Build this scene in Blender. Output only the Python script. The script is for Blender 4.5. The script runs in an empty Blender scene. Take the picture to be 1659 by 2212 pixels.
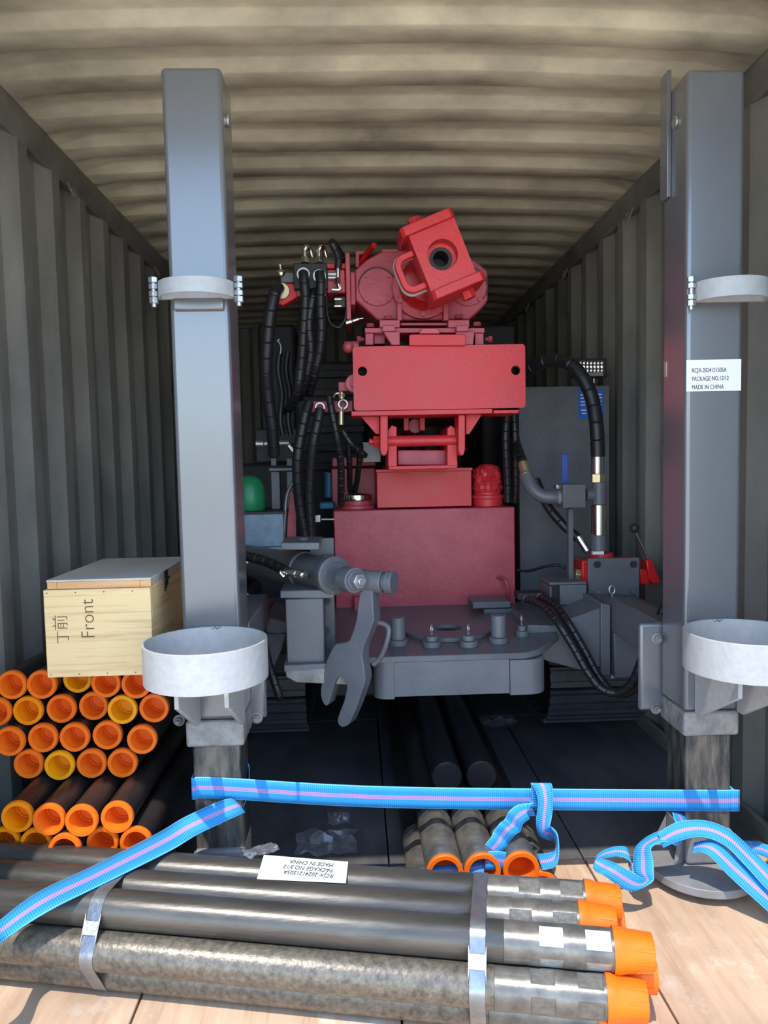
import bpy, bmesh, math, random
from mathutils import Vector as V, Matrix, noise
rnd = random.Random(11)
S = bpy.context.scene
COL = S.collection
R = math.radians
# ------------------------------------------------------------------ camera
CW, CH, F = 1659, 2212, 1601.0
CAM = V((-.082, 0, 1.2))
A = V(((770-829.5)/F, (1106-1000)/F, -1)).normalized()
ZC = -V(((1325-829.5)/F, (1106-25000)/F, -1)).normalized()
ZC = (ZC - A*ZC.dot(A)).normalized()
XC = A.cross(ZC)
cd = bpy.data.cameras.new('camera')
cd.sensor_fit = 'HORIZONTAL'
cd.sensor_width = 36.0
cd.lens = F/CW*36.0
cd.clip_start = .02
cam = bpy.data.objects.new('camera', cd)
COL.objects.link(cam)
cam.matrix_world = Matrix.Translation(CAM) @ Matrix((XC, A, ZC)).to_4x4()
S.camera = cam
# ------------------------------------------------------------------ light
S.view_settings.view_transform = 'Standard'
S.view_settings.look = 'None'
S.view_settings.gamma = 1
S.view_settings.use_curve_mapping = False
S.view_settings.exposure = 0.92
W = bpy.data.worlds.new('sky')
S.world = W
W.use_nodes = True
nt = W.node_tree
bg = nt.nodes['Background']
sky = nt.nodes.new('ShaderNodeTexSky')
sky.sky_type = 'NISHITA'
sky.sun_disc = False
sky.sun_elevation = R(63)
sky.sun_rotation = R(10)
sky.air_density = 1.0
sky.dust_density = 1.5
nt.links.new(sky.outputs[0], bg.inputs[0])
bg.inputs[1].default_value = 0.5
sd = bpy.data.lights.new('sun', 'SUN')
sd.energy = 2.5
sd.angle = R(.6)
sd.color = (1, .95, .86)
sun = bpy.data.objects.new('sun', sd)
COL.objects.link(sun)
SUNV = V((.15, .48, -1)).normalized()
sun.rotation_euler = SUNV.to_track_quat('-Z', 'Y').to_euler()
sun.location = (0, -2, 6)


# ------------------------------------------------------------------ helpers
def ray(px, py):
    v = V(((px-CW/2)/F, (CH/2-py)/F, -1))
    return V((XC.dot(v), A.dot(v), ZC.dot(v)))


def P(px, py, Y):
    d = ray(px, py)
    return CAM + d*(Y/d.y)


def PZ(px, py, z):
    d = ray(px, py)
    return CAM + d*((z-CAM.z)/d.z)


def basis(d):
    d = V(d).normalized()
    a = V((0, 0, 1)) if abs(d.z) < .9 else V((1, 0, 0))
    u = a.cross(d).normalized()
    return d, u, d.cross(u)


def catmull(pts, n):
    out = []
    m = len(pts)
    for i in range(m-1):
        p0, p1, p2, p3 = pts[max(i-1, 0)], pts[i], pts[i+1], pts[min(i+2, m-1)]
        for k in range(n):
            t = k/n
            out.append(.5*((2*p1)+(p2-p0)*t+(2*p0-5*p1+4*p2-p3)*t*t+(3*p1-p0-3*p2+p3)*t**3))
    out.append(pts[-1])
    return out


class MB:
    def __init__(s):
        s.bm = bmesh.new()
        s.uv = None

    def vs(s, pts):
        return [s.bm.verts.new(p) for p in pts]

    def face(s, vv, mi=0):
        try:
            f = s.bm.faces.new(vv)
            f.material_index = mi
            return f
        except ValueError:
            return None

    def boxp(s, x0, x1, y0, y1, z0, z1, M=None):
        c = [V((x, y, z)) for z in (z0, z1) for x, y in ((x0, y0), (x1, y0), (x1, y1), (x0, y1))]
        if M is not None:
            c = [M @ p for p in c]
        v = s.vs(c)
        for f in ((3, 2, 1, 0), (4, 5, 6, 7), (0, 1, 5, 4), (1, 2, 6, 5), (2, 3, 7, 6), (3, 0, 4, 7)):
            s.face([v[i] for i in f])
        return s

    def box(s, c, sz, M=None):
        c = V(c)
        h = V(sz)/2
        if M is None:
            return s.boxp(c.x-h.x, c.x+h.x, c.y-h.y, c.y+h.y, c.z-h.z, c.z+h.z)
        return s.boxp(-h.x, h.x, -h.y, h.y, -h.z, h.z, Matrix.Translation(c) @ M.to_4x4())

    def rev(s, p0, d, prof, seg=24, cap=True, rf=None, mi=None, ph=0):
        """surface of revolution: prof = [(radius, height along d)]"""
        p0 = V(p0)
        d, u, w = basis(d)
        rings = []
        for k, (r, h) in enumerate(prof):
            if r < 1e-6:
                rings.append(s.vs([p0+d*h]))
            else:
                row = []
                for i in range(seg):
                    a = ph+2*math.pi*i/seg
                    rr = rf(k, a, r) if rf else r
                    row.append(p0+d*h+(u*math.cos(a)+w*math.sin(a))*rr)
                rings.append(s.vs(row))
        for k in range(len(rings)-1):
            a, b = rings[k], rings[k+1]
            m = mi[k] if mi else 0
            if len(a) == 1 and len(b) == 1:
                continue
            for i in range(seg):
                j = (i+1) % seg
                mm = m(i) if callable(m) else m
                if len(a) == 1:
                    s.face([a[0], b[j], b[i]][::-1], mm)
                elif len(b) == 1:
                    s.face([a[i], a[j], b[0]], mm)
                else:
                    s.face([a[i], a[j], b[j], b[i]], mm)
        if cap:
            if len(rings[0]) > 1:
                s.face(rings[0][::-1])
            if len(rings[-1]) > 1:
                s.face(rings[-1])
        return s

    def cyl(s, p0, p1, r, seg=24, r1=None, ph=0):
        p0, p1 = V(p0), V(p1)
        return s.rev(p0, p1-p0, [(r, 0), (r if r1 is None else r1, (p1-p0).length)], seg, ph=ph)

    def hexn(s, p0, p1, r):
        return s.cyl(p0, p1, r, 6)

    def hollow(s, p0, p1, ro, ri, seg=40):
        p0, p1 = V(p0), V(p1)
        h = (p1-p0).length
        return s.rev(p0, p1-p0, [(ri, 0), (ro, 0), (ro, h), (ri, h), (ri, 0)], seg, cap=False)

    def prism(s, pts, vec):
        vec = V(vec)
        pts = [V(p) for p in pts]
        nrm = V((0, 0, 0))
        for i in range(len(pts)):
            nrm += pts[i].cross(pts[(i+1) % len(pts)])
        if nrm.dot(vec) > 0:
            pts = pts[::-1]
        a = s.vs(pts)
        b = s.vs([p+vec for p in pts])
        s.face(a)
        s.face(b[::-1])
        n = len(pts)
        for i in range(n):
            j = (i+1) % n
            s.face([a[j], a[i], b[i], b[j]])
        return s

    def tube(s, pts, r, seg=12, n=8, spiral=0, smooth=True, close=False):
        pts = [V(p) for p in pts]
        if smooth and len(pts) > 2:
            pts = catmull(pts, n)
        L = [0]
        for i in range(1, len(pts)):
            L.append(L[-1]+(pts[i]-pts[i-1]).length)
        if spiral:
            cnt = max(2, int(L[-1]/spiral))
            q, j = [], 0
            for kk in range(cnt*4+1):
                t = L[-1]*((kk//4)+(0, .06, .5, .94)[kk % 4])/cnt
                while j < len(L)-2 and L[j+1] < t:
                    j += 1
                f = (t-L[j])/max(1e-9, L[j+1]-L[j])
                q.append(pts[j].lerp(pts[j+1], f))
            pts = q
        rows = []
        t0 = (pts[1]-pts[0]).normalized()
        _, u, w = basis(t0)
        for i, p in enumerate(pts):
            t = (pts[min(i+1, len(pts)-1)]-pts[max(i-1, 0)]).normalized()
            u = (u-t*u.dot(t)).normalized()
            w = t.cross(u)
            rr = r
            if spiral:
                rr = r*(.88 if i % 4 == 0 else 1.0)
            rows.append(s.vs([p+(u*math.cos(2*math.pi*k/seg)+w*math.sin(2*math.pi*k/seg))*rr for k in range(seg)]))
        for i in range(len(rows)-1):
            a, b = rows[i], rows[i+1]
            for k in range(seg):
                j = (k+1) % seg
                s.face([a[k], a[j], b[j], b[k]])
        s.face(rows[0][::-1])
        s.face(rows[-1])
        return s

    def ball(s, c, r, seg=16):
        n = seg//2
        return s.rev(V(c)-V((0, 0, r)), (0, 0, 1), [(r*math.sin(math.pi*k/n), r-r*math.cos(math.pi*k/n)) for k in range(n+1)], seg)

    def bx(s, a0, b0, a1, b1, Y, dep):
        """box whose front face (plane at depth Y) spans the given outline"""
        xm, ym = (a0+a1)/2, (b0+b1)/2
        return s.boxp(P(a0, ym, Y).x, P(a1, ym, Y).x, Y, Y+dep, P(xm, b1, Y).z, P(xm, b0, Y).z)

    def pr(s, pts, Y, dep):
        return s.prism([P(a, b, Y) for a, b in pts], (0, dep, 0))

    def cy(s, px, py, rp, Y, dep, seg=28, ph=0):
        c = P(px, py, Y)
        return s.cyl(c, c+V((0, dep, 0)), rp*Y/F, seg, ph=ph)


def obj(name, mb, mat, parent=None, bevel=0, seg=2, ang=35, base=None):
    me = bpy.data.meshes.new(name)
    bmesh.ops.recalc_face_normals(mb.bm, faces=mb.bm.faces)
    off = V((0, 0, 0))
    if parent is not None:
        q = parent
        while q is not None:
            off += q.location
            q = q.parent
    elif base is not None:
        off = V(base)
    for v in mb.bm.verts:
        v.co -= off
    mb.bm.to_mesh(me)
    mb.bm.free()
    for m in (mat if isinstance(mat, (list, tuple)) else [mat]):
        me.materials.append(m)
    for p in me.polygons:
        p.use_smooth = True
    me.set_sharp_from_angle(angle=R(ang))
    o = bpy.data.objects.new(name, me)
    COL.objects.link(o)
    if parent is not None:
        o.parent = parent
    elif base is not None:
        o.location = base
    if bevel:
        b = o.modifiers.new('bevel', 'BEVEL')
        b.width = bevel
        b.segments = seg
        b.limit_method = 'ANGLE'
        b.angle_limit = R(40)
        b.use_clamp_overlap = True
    return o


def tag(o, label=None, cat=None, group=None, kind=None):
    if label:
        o['label'] = label
    if cat:
        o['category'] = cat
    if group:
        o['group'] = group
    if kind:
        o['kind'] = kind
    return o


def thing(name, loc, label=None, cat=None, group=None, kind=None):
    o = bpy.data.objects.new(name, None)
    o.empty_display_size = .05
    o.location = loc
    COL.objects.link(o)
    return tag(o, label, cat, group, kind)


def copy_tree(o, parent=None):
    c = o.copy()
    COL.objects.link(c)
    c.parent = parent
    for ch in list(o.children):
        copy_tree(ch, c)
    return c


def text(name, body, size, mat, parent, org, xd, yd, ex=.0004, sx=1.0, off_=0.0):
    cu = bpy.data.curves.new(name, 'FONT')
    cu.body = body
    cu.size = size
    cu.extrude = ex
    cu.align_x = 'LEFT'
    cu.offset = off_
    t = bpy.data.objects.new(name, cu)
    COL.objects.link(t)
    dg = bpy.context.evaluated_depsgraph_get()
    me = bpy.data.meshes.new_from_object(t.evaluated_get(dg))
    COL.objects.unlink(t)
    bpy.data.objects.remove(t)
    xd, yd = V(xd).normalized(), V(yd).normalized()
    zd = xd.cross(yd)
    off = V((0, 0, 0))
    q = parent
    while q is not None:
        off += q.location
        q = q.parent
    for v in me.vertices:
        v.co = V(org)+xd*(v.co.x*sx)+yd*v.co.y+zd*v.co.z-off
    me.materials.clear()
    me.materials.append(mat)
    o = bpy.data.objects.new(name, me)
    COL.objects.link(o)
    o.parent = parent
    return o


# ------------------------------------------------------------------ materials
def mat(name, c1, c2=None, rough=.5, metal=0, scale=6, bump=0, bscale=40, stretch=None, lo=.35, hi=.65, spec=.5, r2=None, coord='Object'):
    m = bpy.data.materials.new(name)
    m.use_nodes = True
    t = m.node_tree
    b = t.nodes['Principled BSDF']
    b.inputs['Roughness'].default_value = rough
    b.inputs['Metallic'].default_value = metal
    b.inputs['Specular IOR Level'].default_value = spec
    tc = t.nodes.new('ShaderNodeTexCoord')
    mp = t.nodes.new('ShaderNodeMapping')
    t.links.new(tc.outputs[coord], mp.inputs[0])
    if stretch:
        mp.inputs['Scale'].default_value = stretch
    if c2 is None:
        b.inputs['Base Color'].default_value = (*c1, 1)
    else:
        n = t.nodes.new('ShaderNodeTexNoise')
        n.inputs['Scale'].default_value = scale
        n.inputs['Detail'].default_value = 6
        n.inputs['Roughness'].default_value = .62
        t.links.new(mp.outputs[0], n.inputs['Vector'])
        r = t.nodes.new('ShaderNodeValToRGB')
        r.color_ramp.elements[0].position = lo
        r.color_ramp.elements[1].position = hi
        r.color_ramp.elements[0].color = (*c1, 1)
        r.color_ramp.elements[1].color = (*c2, 1)
        t.links.new(n.outputs['Fac'], r.inputs[0])
        t.links.new(r.outputs[0], b.inputs['Base Color'])
        if r2 is not None:
            mr = t.nodes.new('ShaderNodeMapRange')
            mr.inputs['From Min'].default_value = lo
            mr.inputs['From Max'].default_value = hi
            mr.inputs['To Min'].default_value = rough
            mr.inputs['To Max'].default_value = r2
            t.links.new(n.outputs['Fac'], mr.inputs['Value'])
            t.links.new(mr.outputs[0], b.inputs['Roughness'])
    if bump:
        n2 = t.nodes.new('ShaderNodeTexNoise')
        n2.inputs['Scale'].default_value = bscale
        n2.inputs['Detail'].default_value = 4
        t.links.new(mp.outputs[0], n2.inputs['Vector'])
        bu = t.nodes.new('ShaderNodeBump')
        bu.inputs['Strength'].default_value = bump
        bu.inputs['Distance'].default_value = .01
        t.links.new(n2.outputs['Fac'], bu.inputs['Height'])
        t.links.new(bu.outputs[0], b.inputs['Normal'])
    return m


M = {}
M['wall'] = mat('container_paint', (.13, .13, .122), (.32, .31, .27), .5, 0, 2.6, .6, 4, lo=.3, hi=.72, stretch=(1, 1, .45))
M['roof'] = mat('roof_paint', (.25, .228, .165), (.82, .735, .51), .45, 0, 2.2, .4, 5, lo=.31, hi=.64, stretch=(.7, 1.3, 1))
M['rail'] = mat('rail_paint', (.14, .135, .12), (.24, .225, .19), .5, 0, 5, .3, 8)
M['red'] = mat('red_paint', (.60, .026, .032), (.70, .036, .044), .38, 0, 5, .12, 60, r2=.5)
M['red_dark'] = mat('red_paint_dusty', (.42, .05, .075), (.52, .075, .10), .42, 0, 9, .15, 50)
M['red_gloss'] = mat('red_gloss', (.50, .01, .015), (.6, .02, .02), .22, 0, 5)
M['grey'] = mat('grey_paint', (.108, .112, .124), (.138, .142, .152), .36, 0, 7, .1, 50, r2=.46)
M['grey_light'] = mat('grey_paint_worn', (.36, .362, .36), (.41, .41, .40), .5, 0, 40, .12, 80)
M['post'] = mat('post_paint', (.095, .101, .112), (.13, .136, .148), .25, 0, 1.6, 0, 12, spec=1.0, lo=.2, hi=.8)
M['post'].node_tree.nodes['Principled BSDF'].inputs['Coat Weight'].default_value = .7
M['post'].node_tree.nodes['Principled BSDF'].inputs['Coat Roughness'].default_value = .22
M['plate'] = mat('worn_grey_plate', (.20, .20, .205), (.29, .285, .275), .42, 0, 9, .1, 40)
M['scuff'] = mat('scuffed_steel', (.16, .155, .15), (.30, .285, .26), .55, 0, 16, .7, 40)
M['inner_leg'] = mat('worn_leg_steel', (.03, .032, .036), (.19, .165, .13), .5, .2, 20, .7, 40, stretch=(1, 1, .25), lo=.4, hi=.68)
M['chrome'] = mat('bright_metal', (.75, .73, .66), None, .2, 1)
M['steel'] = mat('zinc_steel', (.42, .43, .44), (.55, .55, .54), .35, .8, 20)
M['brass'] = mat('brass', (.62, .5, .3), None, .35, .8)
M['black'] = mat('black_rubber', (.014, .014, .016), None, .42)
M['blackp'] = mat('black_iron', (.02, .02, .022), (.035, .033, .03), .5, .2, 12)
M['dark'] = mat('dark_machinery', (.018, .019, .022), (.03, .03, .034), .6, 0, 8)
M['track'] = mat('track_steel', (.045, .047, .052), (.08, .08, .082), .6, 0, 12, .3)
M['orange'] = mat('orange_plastic', (.80, .130, .008), (.85, .165, .008), .45, 0, 10, spec=.25)
M['yellow'] = mat('amber_plastic', (.80, .29, .002), (.84, .34, .004), .45, 0, 10, spec=.25)
M['bluehandle'] = mat('blue_handle', (.03, .09, .42), None, .4)
M['bluelabel'] = mat('blue_plate', (.02, .12, .55), None, .4)
M['bluepaint'] = mat('blue_paint', (.015, .12, .2), None, .45)
M['green'] = mat('green_plastic', (.01, .20, .075), (.015, .26, .1), .4, 0, 8)
M['tray'] = mat('tray_paint', (.16, .23, .30), (.25, .34, .42), .4, 0, 12)
M['white'] = mat('white_paper', (.80, .80, .78), None, .6)
M['ink'] = mat('ink', (.05, .05, .055), None, .7)
M['burn'] = mat('stencil_ink', (.13, .075, .035), None, .8)
M['wood'] = mat('box_wood', (.50, .30, .125), (.81, .585, .29), .6, 0, 3.5, .2, 10, stretch=(1, 1, 22), lo=.22, hi=.5)
M['wood2'] = mat('lid_wood', (.58, .30, .12), (.72, .42, .19), .6, 0, 4, .2, 10, stretch=(1, 1, 12))
M['lid'] = mat('lid_ply', (.47, .44, .37), (.58, .55, .47), .5, 0, 5, .1)
M['rod'] = mat('drill_rod_steel', (.055, .052, .048), (.14, .125, .105), .27, .5, 7, .06, 60, stretch=(.35, 1.6, 2.6), lo=.3, hi=.75, r2=.42)
M['rod_rust'] = mat('drill_rod_brown', (.075, .068, .058), (.21, .175, .13), .36, .3, 70, .12, 90, lo=.32, hi=.68)
M['rod_dark'] = mat('drill_rod_dark', (.03, .026, .026), (.06, .045, .042), .35, .4, 6, .1)
M['rod_joint'] = mat('tool_joint_steel', (.10, .094, .085), (.20, .185, .16), .32, .4, 22, .06, 60)
M['flat_dull'] = mat('milled_flat_dull', (.12, .112, .098), (.19, .175, .15), .5, .2, 40, .2, 120)
M['flat'] = mat('milled_flat', (.34, .33, .30), (.50, .485, .45), .5, .25, 60, .2, 120)
M['rod_black'] = mat('black_rod', (.012, .012, .014), None, .38)
M['band'] = mat('steel_strapping', (.20, .23, .27), (.32, .34, .36), .3, .75, 16, .2, 30)
M['clip'] = mat('band_clip', (.58, .55, .48), (.68, .65, .56), .35, .7, 20, .4, 60)
M['ground'] = mat('yard_concrete', (.52, .47, .39), (.62, .56, .47), .8, 0, 1.5)


def floor_mat():
    m = bpy.data.materials.new('floor_plywood')
    m.use_nodes = True
    t = m.node_tree
    b = t.nodes['Principled BSDF']
    b.inputs['Roughness'].default_value = .55
    tc = t.nodes.new('ShaderNodeTexCoord')
    mp = t.nodes.new('ShaderNodeMapping')
    mp.inputs['Scale'].default_value = (1, .08, 1)
    t.links.new(tc.outputs['Object'], mp.inputs[0])
    n = t.nodes.new('ShaderNodeTexNoise')
    n.inputs['Scale'].default_value = 26
    n.inputs['Detail'].default_value = 8
    n.inputs['Roughness'].default_value = .7
    t.links.new(mp.outputs[0], n.inputs['Vector'])
    r = t.nodes.new('ShaderNodeValToRGB')
    e = r.color_ramp.elements
    e[0].position, e[0].color = .25, (.38, .235, .14, 1)
    e[1].position, e[1].color = .72, (.70, .50, .345, 1)
    x = e.new(.48)
    x.color = (.57, .385, .255, 1)
    t.links.new(n.outputs['Fac'], r.inputs[0])
    # pale scuffs
    n2 = t.nodes.new('ShaderNodeTexNoise')
    n2.inputs['Scale'].default_value = 4.5
    n2.inputs['Detail'].default_value = 9
    n2.inputs['Roughness'].default_value = .75
    t.links.new(tc.outputs['Object'], n2.inputs['Vector'])
    r2 = t.nodes.new('ShaderNodeValToRGB')
    r2.color_ramp.elements[0].position = .55
    r2.color_ramp.elements[1].position = .72
    r2.color_ramp.elements[0].color = (0, 0, 0, 1)
    r2.color_ramp.elements[1].color = (.75, .75, .75, 1)
    t.links.new(n2.outputs['Fac'], r2.inputs[0])
    mx = t.nodes.new('ShaderNodeMixRGB')
    mx.inputs[2].default_value = (.82, .74, .64, 1)
    t.links.new(r2.outputs[0], mx.inputs[0])
    t.links.new(r.outputs[0], mx.inputs[1])
    # brown dirt blotches at random
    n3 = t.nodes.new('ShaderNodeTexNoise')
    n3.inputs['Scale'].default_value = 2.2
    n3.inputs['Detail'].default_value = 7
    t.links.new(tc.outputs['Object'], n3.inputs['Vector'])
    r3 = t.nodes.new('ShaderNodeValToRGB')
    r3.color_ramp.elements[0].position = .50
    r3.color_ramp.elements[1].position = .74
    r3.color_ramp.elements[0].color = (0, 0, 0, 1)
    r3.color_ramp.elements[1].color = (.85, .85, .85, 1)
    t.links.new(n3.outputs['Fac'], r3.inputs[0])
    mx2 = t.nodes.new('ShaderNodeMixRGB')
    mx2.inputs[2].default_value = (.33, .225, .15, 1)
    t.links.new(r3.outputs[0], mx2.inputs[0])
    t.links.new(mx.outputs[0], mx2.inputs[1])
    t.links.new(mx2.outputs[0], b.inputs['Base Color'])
    bu = t.nodes.new('ShaderNodeBump')
    bu.inputs['Strength'].default_value = .25
    bu.inputs['Distance'].default_value = .004
    t.links.new(n.outputs['Fac'], bu.inputs['Height'])
    t.links.new(bu.outputs[0], b.inputs['Normal'])
    return m


M['floor'] = floor_mat()
M['floor_dirt_shade'] = mat('grimy_shaded_floor', (.055, .055, .06), (.16, .15, .145), .6, 0, 5, .3, 30, stretch=(1, .4, 1), lo=.35, hi=.8)  # grime and the shade of the interior mixed into one dark colour


def webbing():
    m = bpy.data.materials.new('blue_webbing')
    m.use_nodes = True
    t = m.node_tree
    b = t.nodes['Principled BSDF']
    b.inputs['Roughness'].default_value = .65
    uv = t.nodes.new('ShaderNodeUVMap')
    sp = t.nodes.new('ShaderNodeSeparateXYZ')
    t.links.new(uv.outputs[0], sp.inputs[0])
    r = t.nodes.new('ShaderNodeValToRGB')
    r.color_ramp.interpolation = 'CONSTANT'
    bl, lt, dk, pk = (.008, .24, .62, 1), (.09, .46, .85, 1), (.004, .09, .30, 1), (.62, .20, .38, 1)
    stops = [(0, lt), (.05, dk), (.065, bl), (.41, pk), (.455, bl), (.475, pk), (.525, bl), (.545, pk), (.59, bl), (.935, dk), (.95, lt)]
    e = r.color_ramp.elements
    e[0].position, e[0].color = stops[0]
    e[1].position, e[1].color = stops[-1]
    for p, c in stops[1:-1]:
        k = e.new(p)
        k.color = c
    t.links.new(sp.outputs[0], r.inputs[0])
    wv = t.nodes.new('ShaderNodeMath')
    wv.operation = 'MULTIPLY'
    wv.inputs[1].default_value = 2*math.pi/.0055
    t.links.new(sp.outputs[1], wv.inputs[0])
    sn = t.nodes.new('ShaderNodeMath')
    sn.operation = 'SINE'
    t.links.new(wv.outputs[0], sn.inputs[0])
    mr = t.nodes.new('ShaderNodeMapRange')
    mr.inputs['From Min'].default_value = -1
    mr.inputs['To Min'].default_value = 0
    mr.inputs['To Max'].default_value = .30
    t.links.new(sn.outputs[0], mr.inputs['Value'])
    mx = t.nodes.new('ShaderNodeMixRGB')
    mx.inputs[2].default_value = (.10, .48, .85, 1)
    t.links.new(mr.outputs[0], mx.inputs[0])
    t.links.new(r.outputs[0], mx.inputs[1])
    t.links.new(mx.outputs[0], b.inputs['Base Color'])
    bu = t.nodes.new('ShaderNodeBump')
    bu.inputs['Strength'].default_value = .5
    bu.inputs['Distance'].default_value = .001
    t.links.new(sn.outputs[0], bu.inputs['Height'])
    t.links.new(bu.outputs[0], b.inputs['Normal'])
    return m


M['web'] = webbing()


def film():
    m = bpy.data.materials.new('clear_film')
    m.use_nodes = True
    t = m.node_tree
    t.nodes.remove(t.nodes['Principled BSDF'])
    out = t.nodes['Material Output']
    tr = t.nodes.new('ShaderNodeBsdfTransparent')
    gl = t.nodes.new('ShaderNodeBsdfGlossy')
    gl.inputs['Roughness'].default_value = .18
    df = t.nodes.new('ShaderNodeBsdfDiffuse')
    df.inputs['Color'].default_value = (.55, .52, .55, 1)
    m1 = t.nodes.new('ShaderNodeMixShader')
    m1.inputs[0].default_value = .35
    m2 = t.nodes.new('ShaderNodeMixShader')
    m2.inputs[0].default_value = .24
    t.links.new(gl.outputs[0], m1.inputs[2])
    t.links.new(df.outputs[0], m1.inputs[1])
    t.links.new(tr.outputs[0], m2.inputs[1])
    t.links.new(m1.outputs[0], m2.inputs[2])
    t.links.new(m2.outputs[0], out.inputs[0])
    return m


M['film'] = film()

# ------------------------------------------------------------------ the container
XL, XR, Y0, Y1, HT = -1.175, 1.175, 1.11, 6.62, 2.39
YS0 = .55
g = MB()
g.boxp(-14, 14, -16, 16, -.27, -.17)
tag(obj('ground', g, M['ground']), kind='structure')

# floor: plywood sheets on a bearer deck
fl = MB()
fl.boxp(XL-.02, XR+.02, YS0, Y1, -.165, -.03)
floor = tag(obj('floor', fl, M['blackp']), kind='structure')
xs = [XL, -.60, -.012, .574, XR]
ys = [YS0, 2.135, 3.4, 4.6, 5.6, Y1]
for i in range(4):
    for j in range(5):
        b = MB()
        yo = .0 if i % 2 == 0 else 0
        dz = rnd.uniform(-.0015, .0)
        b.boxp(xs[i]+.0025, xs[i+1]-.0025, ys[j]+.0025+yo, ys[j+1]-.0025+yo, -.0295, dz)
        obj('floor_board', b, M['floor'] if j == 0 else M['floor_dirt_shade'], floor, .002, 1)  # inner boards darkened from the sun's shadow edge on: grime plus painted shade


def corr_profile(y0, y1, pitch=.278, dep=.036, ph=0.0):
    out = []
    y = y0-pitch+ph
    while y < y1+pitch:
        for dy, d in ((0, 0), (.072, 0), (.14, dep), (.21, dep)):
            out.append((y+dy, d))
        y += pitch
    out = [(min(max(a, y0), y1), d) for a, d in out if y0-.1 < a < y1+.1]
    return out


for side, x, sg in (('left', XL, -1), ('right', XR, 1)):
    b = MB()
    pf = corr_profile(Y0, Y1, ph=.06 if sg < 0 else .13)
    zs = [-.1, .5, 1.0, 1.5, 2.0, 2.36]
    rows = []
    for z in zs:
        rows.append(b.vs([V((x+sg*(d+.004*noise.noise(V((yy*1.3, z*1.7, sg*3)))), yy, z)) for yy, d in pf]))
    for k in range(len(zs)-1):
        for i in range(len(pf)-1):
            b.face([rows[k][i], rows[k][i+1], rows[k+1][i+1], rows[k+1][i]])
    tag(obj('wall_'+side, b, M['wall'], ang=20), kind='structure')
    # top rail with lashing rings
    b = MB()
    xr = x-sg*.0
    b.prism([V((xr+sg*.06, Y0, 2.30)), V((xr-sg*.002, Y0, 2.292)), V((xr-sg*.022, Y0, 2.325)), V((xr-sg*.022, Y0, 2.388)), V((xr+sg*.06, Y0, 2.42))], (0, Y1-Y0, 0))
    tr = tag(obj('trim_1' if sg < 0 else 'trim_2', b, M['rail'], bevel=.006), kind='structure')
    for yy in ((2.98, 4.2, 5.3) if sg < 0 else (3.33, 4.35, 5.3)):
        b = MB()
        c = V((x-sg*.014, yy, 2.295))
        b.tube([c+V((0, -.028, .0)), c+V((-sg*.012, -.026, -.03)), c+V((-sg*.018, 0, -.05)), c+V((-sg*.012, .026, -.03)), c+V((0, .028, 0))], .0055, 8)
        obj('lashing_ring', b, M['rail'], tr)
    # bottom rail
    b = MB()
    b.boxp(min(x, x-sg*.02), max(x, x-sg*.02), Y0, Y1, -.01, .055)
    b.boxp(min(x, x+sg*.06), max(x, x+sg*.06), Y0, Y1, -.12, .0)
    tag(obj('baseboard_'+side, b, M['rail'], bevel=.003), kind='structure')
# back wall
b = MB()
pf = corr_profile(XL-.04, XR+.04, pitch=.25, dep=.045)
r0 = b.vs([V((xx, Y1+d, -.1)) for xx, d in pf])
r1 = b.vs([V((xx, Y1+d, 2.50)) for xx, d in pf])
for i in range(len(pf)-1):
    b.face([r0[i], r0[i+1], r1[i+1], r1[i]])
tag(obj('wall_back', b, M['wall'], ang=20), kind='structure')
# corrugated, slightly bowed roof: stamped ribs that die out before the side rails
b = MB()
pitch, dep = .247, .030
yl = []
y = Y0-.1
prof = ((0, 0), (.007, .1), (.037, .93), (.046, 1), (.114, 1), (.123, .93), (.153, .1), (.16, 0))
while y < Y1+.3:
    for dy, a in prof:
        yl.append((y+dy, a))
    y += pitch
yl = [q for q in yl if Y0-.02 <= q[0] <= Y1+.2]
nx = 34
xg = [-1.16+2.32*i/nx for i in range(nx+1)]
rows = []
for yy, a in yl:
    row = []
    for xx in xg:
        e = min(1, max(0, (1.13-abs(xx))/.075))
        e = e*e*(3-2*e)
        z = HT+.028*(1-(xx/1.16)**2)+.004*noise.noise(V((xx*1.6, yy*2.2, 0)))
        row.append(V((xx, yy+.012*noise.noise(V((xx*1.1, yy*.8, 4))), z+dep*a*e)))
    rows.append(b.vs(row))
for k in range(len(rows)-1):
    for i in range(nx):
        b.face([rows[k][i], rows[k][i+1], rows[k+1][i+1], rows[k+1][i]])
tag(obj('ceiling', b, M['roof'], ang=50), kind='structure')
# outer roof skin, door header and corner posts (the opening that lets the daylight in)
b = MB()
b.boxp(XL-.06, XR+.06, Y0, Y1+.22, 2.50, 2.515)
b.boxp(XL-.06, XR+.06, Y0-.06, Y0+.02, 2.36, 2.515)
for sg in (-1, 1):
    x = XL if sg < 0 else XR
    b.boxp(min(x, x+sg*.08), max(x, x+sg*.08), Y0-.06, Y0+.02, -.16, 2.515)
tag(obj('trim_3', b, M['rail'], bevel=.004), kind='structure')

# ------------------------------------------------------------------ jack legs
YP = 1.99


def nutbolt(parent, p, d, r=.012, mt='steel', L=.012, nm='bolt'):
    d = V(d).normalized()
    b = MB()
    b.cyl(V(p), V(p)+d*.003, r*1.5, 20)
    b.hexn(V(p)+d*.003, V(p)+d*(.003+L), r)
    b.cyl(V(p)+d*(.003+L), V(p)+d*(.003+L+.008), r*.55, 12)
    return obj(nm, b, M[mt], parent, .0008, 1)


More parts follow.
